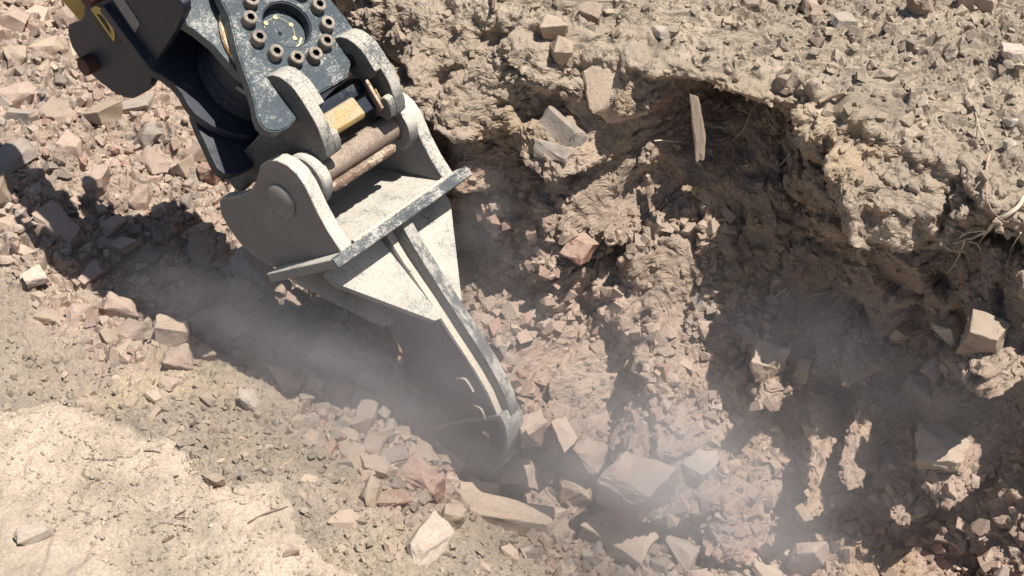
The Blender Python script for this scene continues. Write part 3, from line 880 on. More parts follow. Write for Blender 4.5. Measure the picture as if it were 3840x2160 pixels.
    prism('wedge_tongue', [(-.300, -.050), (-.300, -.030), (-.345, -.036), (-.345, -.060)], .0385, .104, 'u', M['dark'], root, .002, 1)
    prism('latch_plate', [(-.268, .015), (-.268, -.002), (-.365, -.03), (-.365, -.008)], .094, .1065, 'u', M['rustbar'], root, .002, 1)
    prism('yellow_tab', [(-.305, .010), (-.305, -.004), (-.340, -.014), (-.340, -.001)], .1068, .1115, 'u', M['yellow'], root, .001, 1)
    return root

def build_hitch():
    root = empty('tilt_housing', RIG)
    tag(root, 'dark tilt housing behind the bolted plate with rusty seal ring and gold letter D', 'tilt hitch')
    fl = [(-.24, .40), (-.25, .25), (-.245, .182), (-.236, .160), (-.222, .132), (-.204, .069), (-.201, .019), (-.196, -.038), (-.172, -.100), (-.12, -.155), (0, -.19), (.12, -.155), (.172, -.10), (.196, -.038), (.20, .069), (.222, .132), (.25, .25), (.24, .40)]
    prism('front_flange', fl, -.112, -.074, 'w', M['slate'], root, .005, 3)
    rf = [(-.285, .40), (-.288, .155), (-.270, .125), (-.256, .090), (-.254, .050), (-.262, .012), (-.262, -.028), (-.240, -.085), (-.205, -.130), (-.160, -.168), (-.09, -.20), (0, -.21), (.09, -.20), (.16, -.168), (.24, -.085), (.262, .012), (.285, .155), (.285, .40)]
    prism('rear_flange', rf, -.335, -.300, 'w', M['dark'], root, .005, 3)
    lathe('rotor_housing', [(.172, -.299), (.172, -.290), (.186, -.286), (.186, -.262), (.176, -.256), (.176, -.232), (.168, -.226), (.168, -.1125)], (0, 0, 0), (0, 0, 1), M['dark'], root, 72)
    lathe('seal_ring', [(.176, -.0735), (.186, -.0735), (.189, -.064), (.186, -.055), (.176, -.055)], (0, 0, 0), (0, 0, 1), M['seal'], root, 72, True)
    lathe('seal_cover', [(.1755, -.073), (.1755, -.0425), (.168, -.0425), (.168, -.073)], (0, 0, 0), (0, 0, 1), M['ear'], root, 72, True)
    bm = bmesh.new()
    pp = [(.1725 * math.cos(math.radians(a)), .1725 * math.sin(math.radians(a)), -.17) for a in range(196, 252, 4)]
    tube_bm(bm, pp, [.007] * len(pp), 8)
    link('grab_bar', bm_mesh('grab_bar', bm, True), M['ear'], root)
    # side brackets; the unseen right one is shrunk inwards to narrow the cast shadow
    bk = [(.66, -.38), (.560, -.400), (.500, -.410), (.470, -.425), (.458, -.450), (.456, -.490), (.466, -.530), (.480, -.560), (.489, -.580), (.485, -.600), (.468, -.625), (.444, -.648), (.402, -.656), (.360, -.666), (.298, -.646), (.243, -.616),
          (.192, -.574), (.171, -.543), (.153, -.480), (.144, -.430), (.146, -.400), (.157, -.371), (.171, -.302), (.169, -.199), (.168, -.095), (.176, -.010), (.190, .015), (.235, .014), (.40, -.03), (.56, -.06), (.66, -.08)]
    for sgn in (-1, 1):
        b = prism('side_bracket', bk if sgn < 0 else [(x, -.25 + (y + .25) * .45) for x, y in bk], -.260 if sgn < 0 else .02, -.228 if sgn < 0 else .05, 'u', M['dark'], root, .006, 3)
        if sgn > 0: continue
        # logo: an outlined oval with a letter D
        cx, cy, tilt = .375, -.388, math.radians(8)
        def oval(rx, ry, n=40):
            return [(cx + rx * math.cos(t) * math.cos(tilt) - ry * math.sin(t) * math.sin(tilt), cy + rx * math.cos(t) * math.sin(tilt) + ry * math.sin(t) * math.cos(tilt)) for t in (2 * math.pi * k / n for k in range(n))]
        prism('logo', oval(.074, .053), -.2612, -.2598, 'u', M['black'], b, 0)
        outer = [(.064, -.027), (.061, .004), (.050, .024), (.034, .034), (.006, .036), (-.022, .029), (-.046, .010), (-.058, -.016), (-.052, -.020), (.036, -.025)]
        inner = [(.040, -.012), (.030, .008), (.008, .014), (-.016, .008), (-.038, -.008)]
        bm = bmesh.new()
        def P(p, h): return bm.verts.new((h, cx + p[0] * math.cos(tilt) - p[1] * math.sin(tilt), cy + p[0] * math.sin(tilt) + p[1] * math.cos(tilt)))
        for h in (-.2632, -.2622):
            o = [P(p, h) for p in outer]; i = [P(p, h) for p in inner]
            es = [bm.edges.new((o[k], o[(k + 1) % len(o)])) for k in range(len(o))] + [bm.edges.new((i[k], i[(k + 1) % len(i)])) for k in range(len(i))]
            bmesh.ops.triangle_fill(bm, use_beauty=True, use_dissolve=False, edges=es)
        link('letter', bm_mesh('letter', bm), M['gold'], b)
        dp = prism('data_plate', [(.40, -.265), (.40, -.215), (.275, -.230), (.275, -.285)], -.2640, -.2598, 'u', M['plate'], b, .001, 1)
        lathe('bracket_pin', [(.028, 0), (.031, .003), (.031, .038), (.028, .041)], (-.2595, .352, -.600), (-1, 0, 0), M['darkrust'], b, 32)
        lathe('bracket_pin', [(.026, 0), (.028, .002), (.028, .040), (.026, .042)], (-.2595, .452, -.330), (-1, 0, 0), M['darkrust'], b, 32)
    prism('cross_tube', [(.28, -.05), (.28, -.33), (.36, -.36), (.36, -.05)], -.227, .0195, 'u', M['dark'], root, .01, 2)
    lathe('bracket_shaft', [(.045, 0), (.045, .245)], (-.2275, .395, -.580), (1, 0, 0), M['rustbar'], root, 32)
    lathe('bracket_shaft', [(.045, 0), (.045, .245)], (-.2275, .455, -.180), (1, 0, 0), M['rustbar'], root, 32)
    return root

def build_arm():
    root = empty('excavator_arm', RIG)
    tag(root, 'yellow painted end of the excavator arm reaching in at the upper left corner', 'excavator arm')
    prism('arm_box', [(.40, -.62), (.42, -.40), (.55, -.34), (1.1, -.30), (3.4, -.30), (3.4, -.80), (1.1, -.66), (.56, -.638)], -.19, -.04, 'u', M['armyellow'], root, .01, 2)
    lathe('arm_boss', [(.05, 0), (.055, .004), (.055, .20), (.05, .204)], (-.215, .430, -.560), (1, 0, 0), M['armyellow'], root, 40)
    return root

# ------------------------------------------------------------------ rocks
def rock_mesh(name, seed, flat=1.0, n=16, rough=0.0, sub=0):
    r = random.Random(seed)
    bm = bmesh.new()
    sk = r.uniform(-.25, .25)
    for cx in (-1, 1):
        for cy in (-1, 1):
            for cz in (-1, 1):                                       # a block with broken corners
                bm.verts.new((0.5 * (cx * r.uniform(.3, 1) + sk * cz), 0.5 * cy * r.uniform(.3, 1), 0.5 * cz * r.uniform(.4, 1)))
    for _ in range(max(3, n - 8)):
        v = Vector((r.uniform(-1, 1), r.uniform(-1, 1), r.uniform(-1, 1)))
        m = max(abs(v.x), abs(v.y), abs(v.z))
        v = v / m * r.uniform(.42, .5)
        bm.verts.new(v)
    res = bmesh.ops.convex_hull(bm, input=bm.verts)
    bmesh.ops.delete(bm, geom=[g for g in res['geom_interior'] if isinstance(g, bmesh.types.BMVert)] , context='VERTS')
    bmesh.ops.dissolve_limit(bm, angle_limit=math.radians(14), verts=bm.verts, edges=bm.edges)
    if sub:
        bmesh.ops.bevel(bm, geom=list(bm.edges), offset=.018, segments=1, affect='EDGES', clamp_overlap=True)
        bmesh.ops.triangulate(bm, faces=bm.faces)
        bmesh.ops.subdivide_edges(bm, edges=bm.edges, cuts=sub, use_grid_fill=True)
        bmesh.ops.triangulate(bm, faces=bm.faces)
        for v in bm.verts:
            p = v.co * 3.1 + Vector((seed * 1.7, 0, 0))
            d = noise.fractal(p, 0.9, 2.1, 4) * 0.085 * rough + abs(noise.noise(v.co * 9 + Vector((seed, 5, 1)))) * -0.05 * rough
            v.co += v.co.normalized() * d
    return bm_mesh(name, bm, False) if not sub else bm_mesh(name, bm, True, 22)

def align(normal, axis, roll=0.0):
    """rotation whose z follows the ground and whose x follows a direction in it"""
    z = Vector(normal).normalized()
    x = Vector(axis) - z * z.dot(Vector(axis))
    x.normalize()
    y = z.cross(x)
    return Matrix((x, y, z)).transposed()

print('building ground')
ground, TREE, GP, GN, MASK, S_AX, GCOL = build_ground()
ground.data.materials.append(M['earth'])

def hit(px, py):
    o = Vector((0, 0, CAM_H))
    loc, nor, i, d = TREE.ray_cast(o, ray(px, py).normalized())
    if loc is None: return on_z(px, py, -0.5), Vector((0, 0, 1))
    if nor.dot(ray(px, py)) > 0: nor = -nor
    return loc, nor

ripper = build_ripper()
coupler = build_coupler()
hitch = build_hitch()
arm = build_arm()

HERO = []
def hero_rock(p0, p1, wid, thick, mat, label, seed, group=None, rough=1.0, sink=0.25, n=14, name='rock', up=None, at_t=None):
    """a rock whose long axis lies between two points of the ground; wid in photograph pixels across it, thick in metres"""
    a, na = hit(*p0); b, nb = hit(*p1)
    c = hit((p0[0] + p1[0]) / 2, (p0[1] + p1[1]) / 2)[0]
    nor = Vector((na + nb) * 0.35 + Vector((0, 0, 0.7))) if up is None else Vector(up)
    if at_t: c = on_t((p0[0] + p1[0]) / 2, (p0[1] + p1[1]) / 2, at_t)
    dep = (c - Vector((0, 0, CAM_H))).length
    # keep length honest: a rock is as long as it looks, at its own distance
    pix = math.hypot(p1[0] - p0[0], p1[1] - p0[1])
    ax = (ray(*p1).normalized() - ray(*p0).normalized())
    ax = ax - nor.normalized() * ax.dot(nor.normalized())
    ln = pix * dep / FPX * 1.12
    w = wid * dep / FPX * 1.2
    me = rock_mesh('rock', seed, 1, n, rough, 4)
    me.materials.append(STONES[mat])
    ob = bpy.data.objects.new(name, me)
    COL.objects.link(ob)
    m = align(nor, ax if ax.length > 1e-6 else (1, 0, 0)).to_4x4()
    ob.matrix_world = Matrix.Translation(c + nor.normalized() * thick * (0.5 - sink)) @ m @ Matrix.Diagonal((ln, w, thick, 1))
    tag(ob, label, 'rock', group)
    HERO.append((c, max(ln, w) * 0.55))
    return ob

ROCKS = [
    ((1750, 1925), (2095, 2055), 105, .09, TAN, 'long flat pinkish slab lying in front of the ripper point with shadow underneath', 3),
    ((2190, 1930), (2420, 2090), 190, .13, TAN, 'large flat boulder with gravel on top right of the long slab', 11),
    ((2290, 1760), (2450, 1920), 190, .17, PINK, 'big blocky boulder with a reddish top edge beside the dust cloud', 13),
    ((2160, 1680), (2250, 1770), 120, .11, PINK, 'pinkish block with pointed top right of the ripper point', 17),
    ((1510, 1765), (1650, 1915), 95, .10, RED, 'dark red wedge of rock left of the long slab', 19),
    ((1540, 2130), (1660, 1980), 130, .06, PALE, 'pale flat slab standing on edge at the bottom of the trench', 23),
    ((1640, 1970), (1740, 1955), 75, .06, TAN, 'small tan block wedged behind the end of the long slab', 29),
    ((2110, 1850), (2225, 1890), 90, .08, TAN, 'squarish tan stone between the long slab and the reddish boulder', 31),
    ((2085, 1575), (2145, 1695), 70, .06, PINK, 'upright pinkish slab leaning against the foot of the wall', 37),
    ((1985, 1585), (2010, 1680), 100, .08, PINK, 'pink slab beside the ripper point on its right', 41),
    ((1900, 1790), (2020, 1810), 110, .09, TAN, 'broad tan stone just below the ripper point', 43),
    ((1690, 1890), (1880, 1900), 100, .06, TAN, 'tan slab behind the long slab', 47),
    ((2040, 1790), (2080, 1830), 55, .05, GREY, 'small grey stone above the squarish tan stone', 53),
    ((590, 1270), (710, 1300), 95, .09, TAN, 'tan flat-topped stone at the edge of the machine shadow', 59),
    ((575, 1225), (660, 1215), 55, .06, GREY, 'rounded grey stone behind the flat-topped stone at the shadow edge', 61),
    ((470, 1230), (540, 1290), 110, .05, PINK, 'tilted pinkish slab left of the flat-topped stone', 67),
    ((620, 1370), (720, 1360), 80, .06, PINK, 'pinkish stone in front of the flat-topped stone', 71),
    ((85, 1065), (170, 1035), 60, .05, PALE, 'white weathered stone on the left slope below the machine shadow', 73),
    ((870, 975), (1010, 1090), 85, .09, PALE, 'long sandy pale boulder below the left corner of the ripper', 79),
    ((1000, 1080), (1075, 1120), 90, .08, PINK, 'pinkish angular block under the ripper base plate', 83),
    ((760, 640), (815, 690), 65, .06, RED, 'brick red block beside the dark coupler', 89),
    ((230, 560), (310, 600), 85, .08, PINK, 'large pinkish block in the rubble left of the housing', 97),
    ((330, 690), (420, 700), 95, .09, PINK, 'broad pinkish stone in the middle of the upper rubble', 101),
    ((520, 510), (570, 560), 80, .08, GREY, 'grey pink stone near the edge of the dark coupler', 103),
    ((40, 250), (110, 220), 90, .09, TAN, 'tan block with reddish corner at the upper left edge', 107),
    ((480, 760), (560, 780), 90, .08, PINK, 'flat pink stone above the machine shadow', 109),
    # wall and bank
    ((2230, 250), (2330, 430), 170, .10, TAN, 'big flat grey-tan slab face set in the upper wall', 113),
    ((1995, 440), (2140, 560), 130, .12, GREY, 'grey stone block with bright lower edge jutting from the wall', 127),
    ((1990, 545), (2130, 590), 70, .08, GREY, 'dark grey stone under the jutting block of the wall', 131),
    ((2120, 905), (2205, 960), 95, .08, RED, 'red stone lying in a hollow of the wall', 137),
    ((2606, 388), (2630, 600), 40, .035, BROWN, 'upright tan stick-shaped stone in the shaded hollow', 139),
    ((3520, 1225), (3600, 1270), 95, .08, PALE, 'bright whitish boulder on the ledge at the right', 149),
    ((3610, 1260), (3760, 1300), 110, .09, TAN, 'mottled tan boulder with red bits on the ledge at the right', 151),
    ((2800, 1345), (2915, 1430), 105, .09, TAN, 'round sunlit stone at the top of the dusty hollow', 157),
    ((2955, 1420), (3020, 1400), 60, .06, TAN, 'small sunlit stone right of the round sunlit one', 163),
    ((2590, 1810), (2670, 1690), 90, .05, PALE, 'pale squarish slab standing in the dust at the wall foot', 167),
    ((3270, 1760), (3370, 1780), 130, .09, GREY, 'grey boulder with a bright rim in the lower shade', 173),
    ((3440, 1700), (3600, 1740), 140, .08, TAN, 'broad crumbly boulder with reddish right end in the lower shade', 179),
    ((3360, 1440), (3480, 1520), 90, .07, BROWN, 'dark slab with a bright corner in the shade', 181),
    ((2970, 2090), (3120, 2110), 80, .08, PINK, 'layered pink block at the bottom edge right of the dust', 191),
    ((3130, 110), (3190, 70), 55, .05, PALE, 'pale half-moon stone on top of the far bank', 193),
    ((2775, 30), (2850, 45), 50, .06, BROWN, 'brown rounded clod on top of the far bank', 197),
    ((3410, 45), (3490, 25), 75, .09, BROWN, 'dark brown lump on the far bank left of the big block', 199),
    ((3590, 30), (3720, 20), 80, .10, TAN, 'big pale topped block at the upper right edge of the bank', 211),
    ((3750, 220), (3840, 215), 60, .05, PALE, 'pale angular slab at the right edge of the far bank', 223),
    ((2030, 125), (2130, 115), 75, .09, TAN, 'tan stone sitting on the lip of the far bank', 227),
    ((2060, 200), (2140, 205), 70, .08, TAN, 'tan stone wedged just under the lip stone', 229),
    ((3030, 75), (3060, 85), 65, .05, BROWN, 'tall brown stone left of the half-moon stone', 233),
    ((60, 2030), (180, 2010), 50, .035, PALE, 'flat pale stone half sunk in the clay at lower left', 239),
    ((1060, 2090), (1120, 2070), 26, .02, BROWN, 'brown flat splinter beside a hole in the clay', 241),
    ((1330, 1510), (1400, 1560), 60, .06, GREY, 'dusty grey lump at the lower edge of the machine shadow', 251),
    ((900, 1500), (960, 1540), 50, .05, PALE, 'light stone on the gravel slope above the clay', 257),
]
for k, r in enumerate(ROCKS):
    p0, p1, wid, th, mat, lab, seed = r
    px = (p0[0] + p1[0]) / 2; py = (p0[1] + p1[1]) / 2
    up = None
    if px > 1980 and 230 < py < 1050: up = (-.35, -.75, .55)
    hero_rock(p0, p1, wid, th * (1.0 if up or py < 300 else 1.45), mat, lab, seed, None, 0.75, 0.80 if up else ({13: .36, 11: .30, 17: .3}.get(seed, .18) if px > 1480 and py > 1550 else 0.24), 13 + seed % 5, up=up, at_t={139: 3.53, 137: 3.30}.get(seed))

# ---- the countable rubble: individual stones, one mesh per kind, copied
PROTO = {m: [] for m in range(6)}
for m in range(6):
    for k in range(5):
        me = rock_mesh('rubble_stone', 300 + m * 20 + k, 1, 11 + (k * 3) % 6, 0.8, 2)
        me.materials.append(STONES[m])
        PROTO[m].append(me)

def scatter(count, s0, s1, t0, t1, sizes, mats, label, cat, group, name, maskname, flat=(.45, .85), seed=1, sink=.28):
    r = random.Random(seed)
    made, tries = 0, 0
    while made < count and tries < count * 60:
        tries += 1
        s, t = r.uniform(s0, s1), r.uniform(t0, t1)
        x, y = s * DX + t * NX, s * DY + t * NY
        loc, nor, i, d = TREE.ray_cast(Vector((x, y, 3)), Vector((0, 0, -1)))
        if loc is None: continue
        si = int(np.searchsorted(S_AX, s)); col_t = GP[:, min(si, len(S_AX) - 1)]
        ri = int(np.argmin((col_t[:, 0] - loc.x) ** 2 + (col_t[:, 1] - loc.y) ** 2 + (col_t[:, 2] - loc.z) ** 2))
        if MASK[maskname][ri, min(si, len(S_AX) - 1)] < 0.5: continue
        L = sizes[0] + (sizes[1] - sizes[0]) * r.random() ** 1.7
        if any((loc - c).length < rad + L * 0.35 for c, rad in HERO): continue
        m = r.choice(mats)
        ob = bpy.data.objects.new(name, r.choice(PROTO[m]))
        COL.objects.link(ob)
        if nor.z < 0: nor = -nor
        nrm = (nor * 0.6 + Vector((r.uniform(-.4, .4), r.uniform(-.4, .4), 0.6))).normalized()
        a = r.uniform(0, 6.3)
        h = L * r.uniform(*flat)
        ob.matrix_world = Matrix.Translation(loc + Vector((0, 0, h * (0.5 - sink)))) @ align(nrm, (math.cos(a), math.sin(a), 0)).to_4x4() @ Matrix.Diagonal((L * 1.15, L * r.uniform(.6, 1), h, 1))
        tag(ob, label, cat, group)
        HERO.append((loc, L * 0.42))
        made += 1
    return made

n = 0
n += scatter(185, -5.2, -2.75, 2.35, 4.5, (.06, .19), [PINK, PINK, TAN, GREY, PINK, TAN], 'one of the pinkish broken stones of the rubble slope at upper left', 'stone', 'broken stones of the upper left rubble', 'rubble_stone', 'rub', seed=5, sink=.4)
n += scatter(90, -2.75, -0.6, 2.35, 3.3, (.05, .15), [PINK, TAN, TAN, GREY, RED], 'one of the dusty stones lying on the trench floor around the ripper point', 'stone', 'dusty stones around the ripper point', 'rubble_stone', 'rub', seed=6, sink=.38)
n += scatter(45, -2.9, -0.5, 3.5, 4.9, (.03, .09), [TAN, BROWN, BROWN, PALE, TAN], 'one of the earthy stones and clods scattered on top of the far bank', 'stone', 'stones on the far bank', 'bank_stone', 'top', seed=8)
n += scatter(34, -3.1, -1.4, 1.95, 2.75, (.025, .08), [TAN, GREY, PINK, BROWN, TAN], 'one of the small stones half buried in the dirt slope above the pale clay', 'stone', 'stones on the dirt slope', 'slope_stone', 'gravel', seed=9, sink=.42)
print('stones', n)

# ---- gravel and crumbs nobody could count: one mesh
def build_gravel():
    protos = []
    for k in range(8):
        me = rock_mesh('g', 900 + k, 1, 9, 0, 0)
        me.calc_loop_triangles()
        v = np.array([x.co[:] for x in me.vertices], np.float32)
        t = np.array([x.vertices[:] for x in me.loop_triangles], np.int32)
        protos.append((v, t))
        bpy.data.meshes.remove(me)
    vis_s = (S_AX > -5.4) & (S_AX < 0.1)
    cand = []
    for mname, cnt, lo, hi, pal in (('top', 12000, .006, .042, 0), ('gravel', 4500, .005, .03, 1), ('rub', 9000, .010, .055, 2), ('clay', 5000, .003, .017, 3), ('wall', 10000, .006, .034, 4), ('low', 7000, .010, .062, 2)):
        mk = (MASK['wall' if mname == 'low' else mname] > 0.6) & vis_s[None, :]
        if mname == 'low':                                            # broken rock sticks in the lower part of the cut, in drifts
            g = GP.astype(np.float32)
            mk &= (g[..., 2] < -0.55) & (fbm(g[..., 0] * 4, g[..., 1] * 4, g[..., 2] * 4, 3, 140) > -0.1)
        if mname == 'clay': mk[:66] = False
        if mname == 'top': mk[-30:] = False
        ii, jj = np.nonzero(mk)
        if len(ii) == 0: continue
        q = rng.integers(0, len(ii), cnt)
        cand.append((ii[q], jj[q], lo + (hi - lo) * rng.random(cnt) ** 3, np.full(cnt, pal)))
    ii = np.concatenate([c[0] for c in cand]); jj = np.concatenate([c[1] for c in cand])
    sz = np.concatenate([c[2] for c in cand]); pal = np.concatenate([c[3] for c in cand])
    pos = GP[ii, jj]; nor = GN[ii, jj]
    V, F, Cc = [], [], []
    base = 0
    pals = [[(.36, .28, .20), (.45, .36, .26), (.28, .21, .15), (.52, .43, .32)], [(.40, .33, .25), (.36, .29, .22), (.48, .40, .31)], [(.47, .365, .29), (.45, .325, .275), (.40, .345, .305), (.52, .425, .355), (.36, .20, .16)], [(.54, .46, .36), (.46, .37, .27), (.60, .54, .45)], [(.35, .275, .205), (.30, .23, .17), (.40, .32, .24), (.36, .26, .19)]]
    for i in range(len(sz)):
        v, t = protos[rng.integers(0, 8)]
        A = rng.normal(size=(3, 3)); Qm, _ = np.linalg.qr(A)
        sc = sz[i] * np.array([1.2, 0.7 + 0.4 * rng.random(), 0.5 + 0.4 * rng.random()])
        w = (v * sc) @ Qm.T + pos[i] + nor[i] * sz[i] * 0.15
        V.append(w); F.append(t + base); base += len(v)
        c = GCOL[ii[i], jj[i]] * (0.88 + 0.26 * rng.random())
        if rng.random() < 0.3: c = 0.5 * c + 0.5 * np.array(pals[pal[i]][rng.integers(0, len(pals[pal[i]]))])
        Cc.append(np.tile(np.append(c, 1), (len(v), 1)))
    V = np.concatenate(V).astype(np.float32); F = np.concatenate(F); Cc = np.concatenate(Cc).astype(np.float32)
    me = bpy.data.meshes.new('gravel')
    me.vertices.add(len(V)); me.loops.add(len(F) * 3); me.polygons.add(len(F))
    me.vertices.foreach_set('co', V.ravel())
    me.loops.foreach_set('vertex_index', F.ravel().astype(np.int32))
    me.polygons.foreach_set('loop_start', np.arange(0, len(F) * 3, 3, dtype=np.int32))
    me.polygons.foreach_set('use_smooth', np.zeros(len(F), bool))
    ca = me.color_attributes.new('earth', 'FLOAT_COLOR', 'POINT')
    ca.data.foreach_set('color', Cc.ravel())
    me.update(calc_edges=True)
    ob = link('gravel', me, M['earth'])
    ob['kind'] = 'stuff'
    ob['label'] = 'loose gravel and soil crumbs over the bank, slope and trench floor'
build_gravel()

# ------------------------------------------------------------------ roots and sticks
def root_thing(name, label, cat, strokes, mat, lift=.012, wobble=.006, seed=0, group=None):
    """strokes: lists of (px, py, radius in mm); each stroke runs just clear of the soil"""
    r = random.Random(seed)
    bm = bmesh.new()
    for st in strokes:
        pts, rad = [], []
        for k in range(len(st) - 1):
            a, b = st[k], st[k + 1]
            m = max(2, int(math.hypot(b[0] - a[0], b[1] - a[1]) / 14))
            for q in range(m + (1 if k == len(st) - 2 else 0)):
                f = q / m
                p, nrm = hit(a[0] + (b[0] - a[0]) * f, a[1] + (b[1] - a[1]) * f)
                pts.append(p + nrm * lift)
                rad.append((a[2] + (b[2] - a[2]) * f) / 1000)
        # smooth the run so that it hangs free rather than following each crumb
        for _ in range(6):
            pts = [pts[0]] + [(pts[i - 1] + pts[i] * 2 + pts[i + 1]) / 4 for i in range(1, len(pts) - 1)] + [pts[-1]]
        pts = [p + Vector((r.uniform(-1, 1), r.uniform(-1, 1), r.uniform(-1, 1))) * wobble * .5 for p in pts]
        tube_bm(bm, pts, rad, 6)
    me = bm_mesh(name, bm, True, 80)
    ob = link(name, me, mat)
    return tag(ob, label, cat, group)

root_thing('root', 'forked pinkish root hanging down the shaded wall at the right', 'root',
    [[(3695, 600, 5), (3690, 650, 4), (3700, 690, 3), (3705, 745, 2), (3740, 790, 1.5), (3770, 830, 1)], [(3690, 650, 2.5), (3665, 680, 2), (3650, 720, 1)], [(3700, 690, 2), (3715, 720, 1.5), (3712, 760, 1)], [(3695, 620, 2), (3718, 612, 1)]], M['root'], .02, .003, 1)
root_thing('root', 'pale branching root sticking out at the right edge of the wall', 'root',
    [[(3840, 745, 7), (3760, 815, 6), (3690, 850, 5.5), (3620, 880, 4), (3565, 897, 2.5)], [(3690, 850, 4), (3640, 845, 3), (3575, 868, 2), (3578, 890, 1.5)], [(3595, 890, 3), (3595, 930, 2), (3580, 980, 1.5), (3560, 1000, 1)], [(3620, 885, 3), (3660, 925, 2), (3665, 930, 1)], [(3690, 850, 2.5), (3660, 885, 1.5), (3650, 915, 1)]], M['paleroot'], .02, .003, 2)
root_thing('root', 'thin wavy root hanging at the far right below the branching root', 'root', [[(3838, 850, 2.5), (3815, 910, 2), (3808, 960, 1.8), (3795, 1000, 1)]], M['paleroot'], .02, .002, 3)
root_thing('root', 'tangled fine roots beside the upright stone in the shaded hollow', 'root',
    [[(2830, 400, 4), (2790, 455, 4), (2760, 500, 3.5), (2725, 540, 3), (2690, 575, 2)], [(2760, 500, 2), (2700, 540, 1.5), (2675, 542, 1)], [(2725, 540, 2), (2750, 590, 1.5), (2757, 620, 1)], [(2690, 575, 2), (2685, 620, 1.5), (2668, 680, 1)], [(2690, 575, 2), (2700, 630, 1.5), (2705, 680, 1)], [(2780, 470, 2), (2785, 520, 1.5), (2780, 535, 1)], [(2800, 440, 2), (2740, 430, 1.5), (2800, 425, 1)], [(2690, 575, 1.5), (2660, 610, 1.2), (2650, 650, 1)]], M['root'], .03, .003, 4)
root_thing('root', 'short white rootlet in the dark hollow left of the upright stone', 'root', [[(2450, 515, 2.2), (2490, 525, 2.2), (2545, 550, 1.5)]], M['paleroot'], .03, .002, 5)
root_thing('root', 'pale straight rootlet at the edge of the big sunlit buttress', 'root', [[(2975, 585, 2.5), (2940, 605, 2), (2918, 612, 1)]], M['paleroot'], .02, .002, 6)
root_thing('root', 'crooked white rootlet in the shade under the sunlit buttress', 'root', [[(3033, 878, 2.5), (3048, 900, 2.2), (3067, 890, 1.5)]], M['paleroot'], .02, .002, 7)
root_thing('root', 'white slanting rootlet in the dusty shade, left of a matching one', 'root', [[(2945, 1080, 2), (2915, 1120, 1.5)]], M['paleroot'], .02, .001, 8)
root_thing('root', 'white slanting rootlet in the dusty shade, right of a matching one', 'root', [[(3090, 1077, 2), (3032, 1110, 1.5)]], M['paleroot'], .02, .001, 9)
root_thing('root', 'hair-thin root on the soil under the right part of the lip', 'root', [[(3655, 430, 1.5), (3665, 490, 1.5), (3680, 530, 1.2), (3690, 580, 1)]], M['paleroot'], .02, .002, 10)
root_thing('stick', 'reddish stick poking up from the soil on the far bank beside the coupler', 'stick', [[(1850, -10, 7), (1848, 20, 7), (1846, 48, 6)]], M['darkroot'], .03, .001, 11)
root_thing('stick', 'rounded pale stick lying on the ledge above the sunlit buttress', 'stick', [[(3070, 378, 7), (3120, 368, 7), (3178, 355, 5)]], M['root'], .01, .001, 12)
for k, (lab, st) in enumerate([
    ('thin curved twig on the clay near its edge', [(540, 1695, 2.5), (575, 1690, 2.5), (602, 1702, 2)]),
    ('short dark twig crossing a pale one on the clay', [(555, 1755, 3), (582, 1742, 3)]),
    ('pale bent twig under a short dark one on the clay', [(520, 1775, 2), (548, 1755, 2), (586, 1728, 1.5)]),
    ('long thin curved twig at the crumbling edge of the clay', [(928, 1965, 2.5), (975, 1935, 2.5), (1040, 1918, 2.5), (1105, 1893, 2)]),
    ('forked twig in the middle of the clay', [(653, 1946, 2), (690, 1940, 2), (710, 1948, 1.5)]),
    ('faint twig above the forked one in the clay', [(655, 1940, 1.8), (675, 1925, 1.8), (700, 1917, 1.5)]),
    ('dark splinter low on the clay near the bottom edge', [(612, 2035, 5), (655, 2012, 4)]),
    ('dark pebble-like stub on the clay beside the step', [(652, 1791, 4), (668, 1786, 3)]),
    ('pale splinter standing on the gravel slope', [(1045, 1762, 4), (1095, 1724, 3)]),
]):
    root_thing('twig', lab, 'twig', [st], M['darkroot'] if 'pale' not in lab else M['root'], .004, .001, 20 + k)

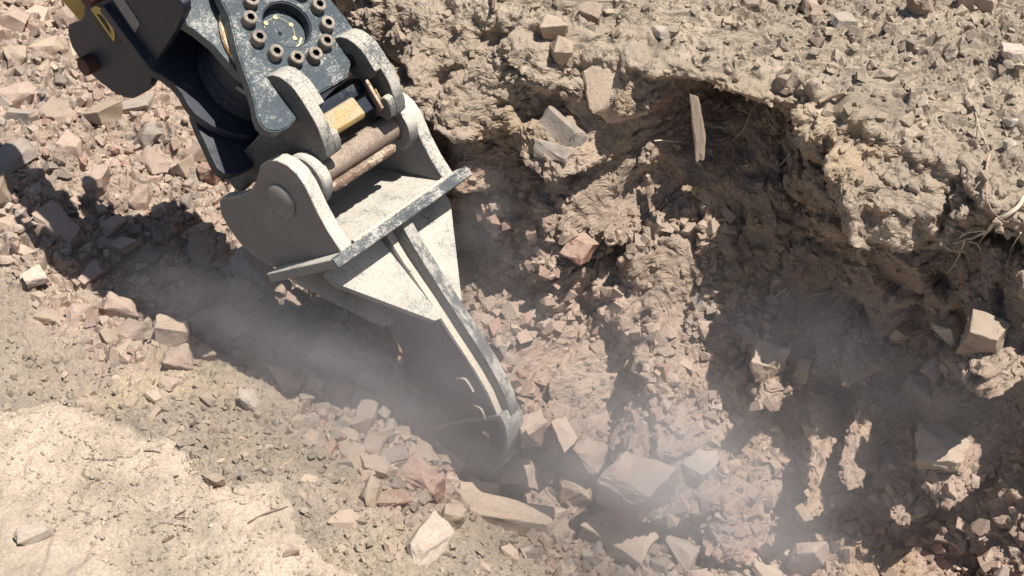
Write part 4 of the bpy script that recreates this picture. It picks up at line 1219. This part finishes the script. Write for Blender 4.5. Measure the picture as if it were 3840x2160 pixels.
# ------------------------------------------------------------------ dust hanging in the trench
def dust(name, label, centre, radii, density, seed, rot=0.0):
    bm = bmesh.new()
    bmesh.ops.create_icosphere(bm, subdivisions=3, radius=1.0)
    me = bm_mesh(name, bm)
    t = bpy.data.materials.new('dust_' + str(seed))
    t.use_nodes = True
    nt = t.node_tree
    nt.nodes.remove(nt.nodes['Principled BSDF'])
    out = nt.nodes['Material Output']
    pv = nt.nodes.new('ShaderNodeVolumePrincipled')
    pv.inputs['Color'].default_value = (.90, .90, .93, 1)
    pv.inputs['Anisotropy'].default_value = 0.2
    tc = nt.nodes.new('ShaderNodeTexCoord')
    ln = nt.nodes.new('ShaderNodeVectorMath'); ln.operation = 'LENGTH'
    nt.links.new(tc.outputs['Object'], ln.inputs[0])
    mr = nt.nodes.new('ShaderNodeMapRange'); mr.interpolation_type = 'SMOOTHERSTEP'
    mr.inputs['From Min'].default_value = 1.0; mr.inputs['From Max'].default_value = 0.05
    nt.links.new(ln.outputs['Value'], mr.inputs['Value'])
    mp = nt.nodes.new('ShaderNodeMapping'); mp.inputs['Location'].default_value = (seed * 3.3, seed, 0)
    nt.links.new(tc.outputs['Object'], mp.inputs['Vector'])
    nz = nt.nodes.new('ShaderNodeTexNoise'); nz.inputs['Scale'].default_value = 2.2; nz.inputs['Detail'].default_value = 4; nz.inputs['Distortion'].default_value = 0.6
    nt.links.new(mp.outputs[0], nz.inputs['Vector'])
    rp = nt.nodes.new('ShaderNodeMapRange'); rp.inputs['From Min'].default_value = 0.36; rp.inputs['From Max'].default_value = 0.68
    nt.links.new(nz.outputs['Fac'], rp.inputs['Value'])
    m1 = nt.nodes.new('ShaderNodeMath'); m1.operation = 'MULTIPLY'
    nt.links.new(mr.outputs[0], m1.inputs[0]); nt.links.new(rp.outputs[0], m1.inputs[1])
    m2 = nt.nodes.new('ShaderNodeMath'); m2.operation = 'MULTIPLY'; m2.inputs[1].default_value = density
    nt.links.new(m1.outputs[0], m2.inputs[0])
    nt.links.new(m2.outputs[0], pv.inputs['Density'])
    nt.links.new(pv.outputs[0], out.inputs['Volume'])
    me.materials.append(t)
    ob = bpy.data.objects.new(name, me)
    COL.objects.link(ob)
    ob.matrix_world = Matrix.Translation(centre) @ Matrix.Rotation(rot, 4, 'Z') @ Matrix.Diagonal((*radii, 1))
    ob['kind'] = 'stuff'
    ob['label'] = label
    return ob

def along(px, py, dist):
    return Vector((0, 0, CAM_H)) + ray(px, py) * dist

TR = math.atan2(DY, DX)
dust('dust', 'grey dust hanging in the machine shadow left of the shank', along(1150, 1330, 4.70), (1.05, .45, .38), 1.9, 1, TR)
dust('dust', 'thick pale dust cloud rolling along the trench floor at lower right', along(2580, 1880, 4.1), (.75, .40, .46), 3.4, 2, TR)
dust('dust', 'thin dust veil over the ripper point and the trench floor', along(1800, 1500, 4.4), (1.45, .6, .6), 0.85, 3, TR)
dust('dust', 'wisp of dust rising by the right end of the ripper base plate', along(1880, 850, 4.75), (.30, .20, .30), 2.4, 4, TR)
dust('dust', 'dust drifting up the middle of the trench wall right of the shank', along(2430, 1450, 4.5), (.50, .28, .50), 1.1, 6, TR)
dust('dust', 'thin grey dust veil over the shaded lower right of the wall', along(3150, 1550, 4.0), (.85, .35, .65), 0.65, 9, TR)
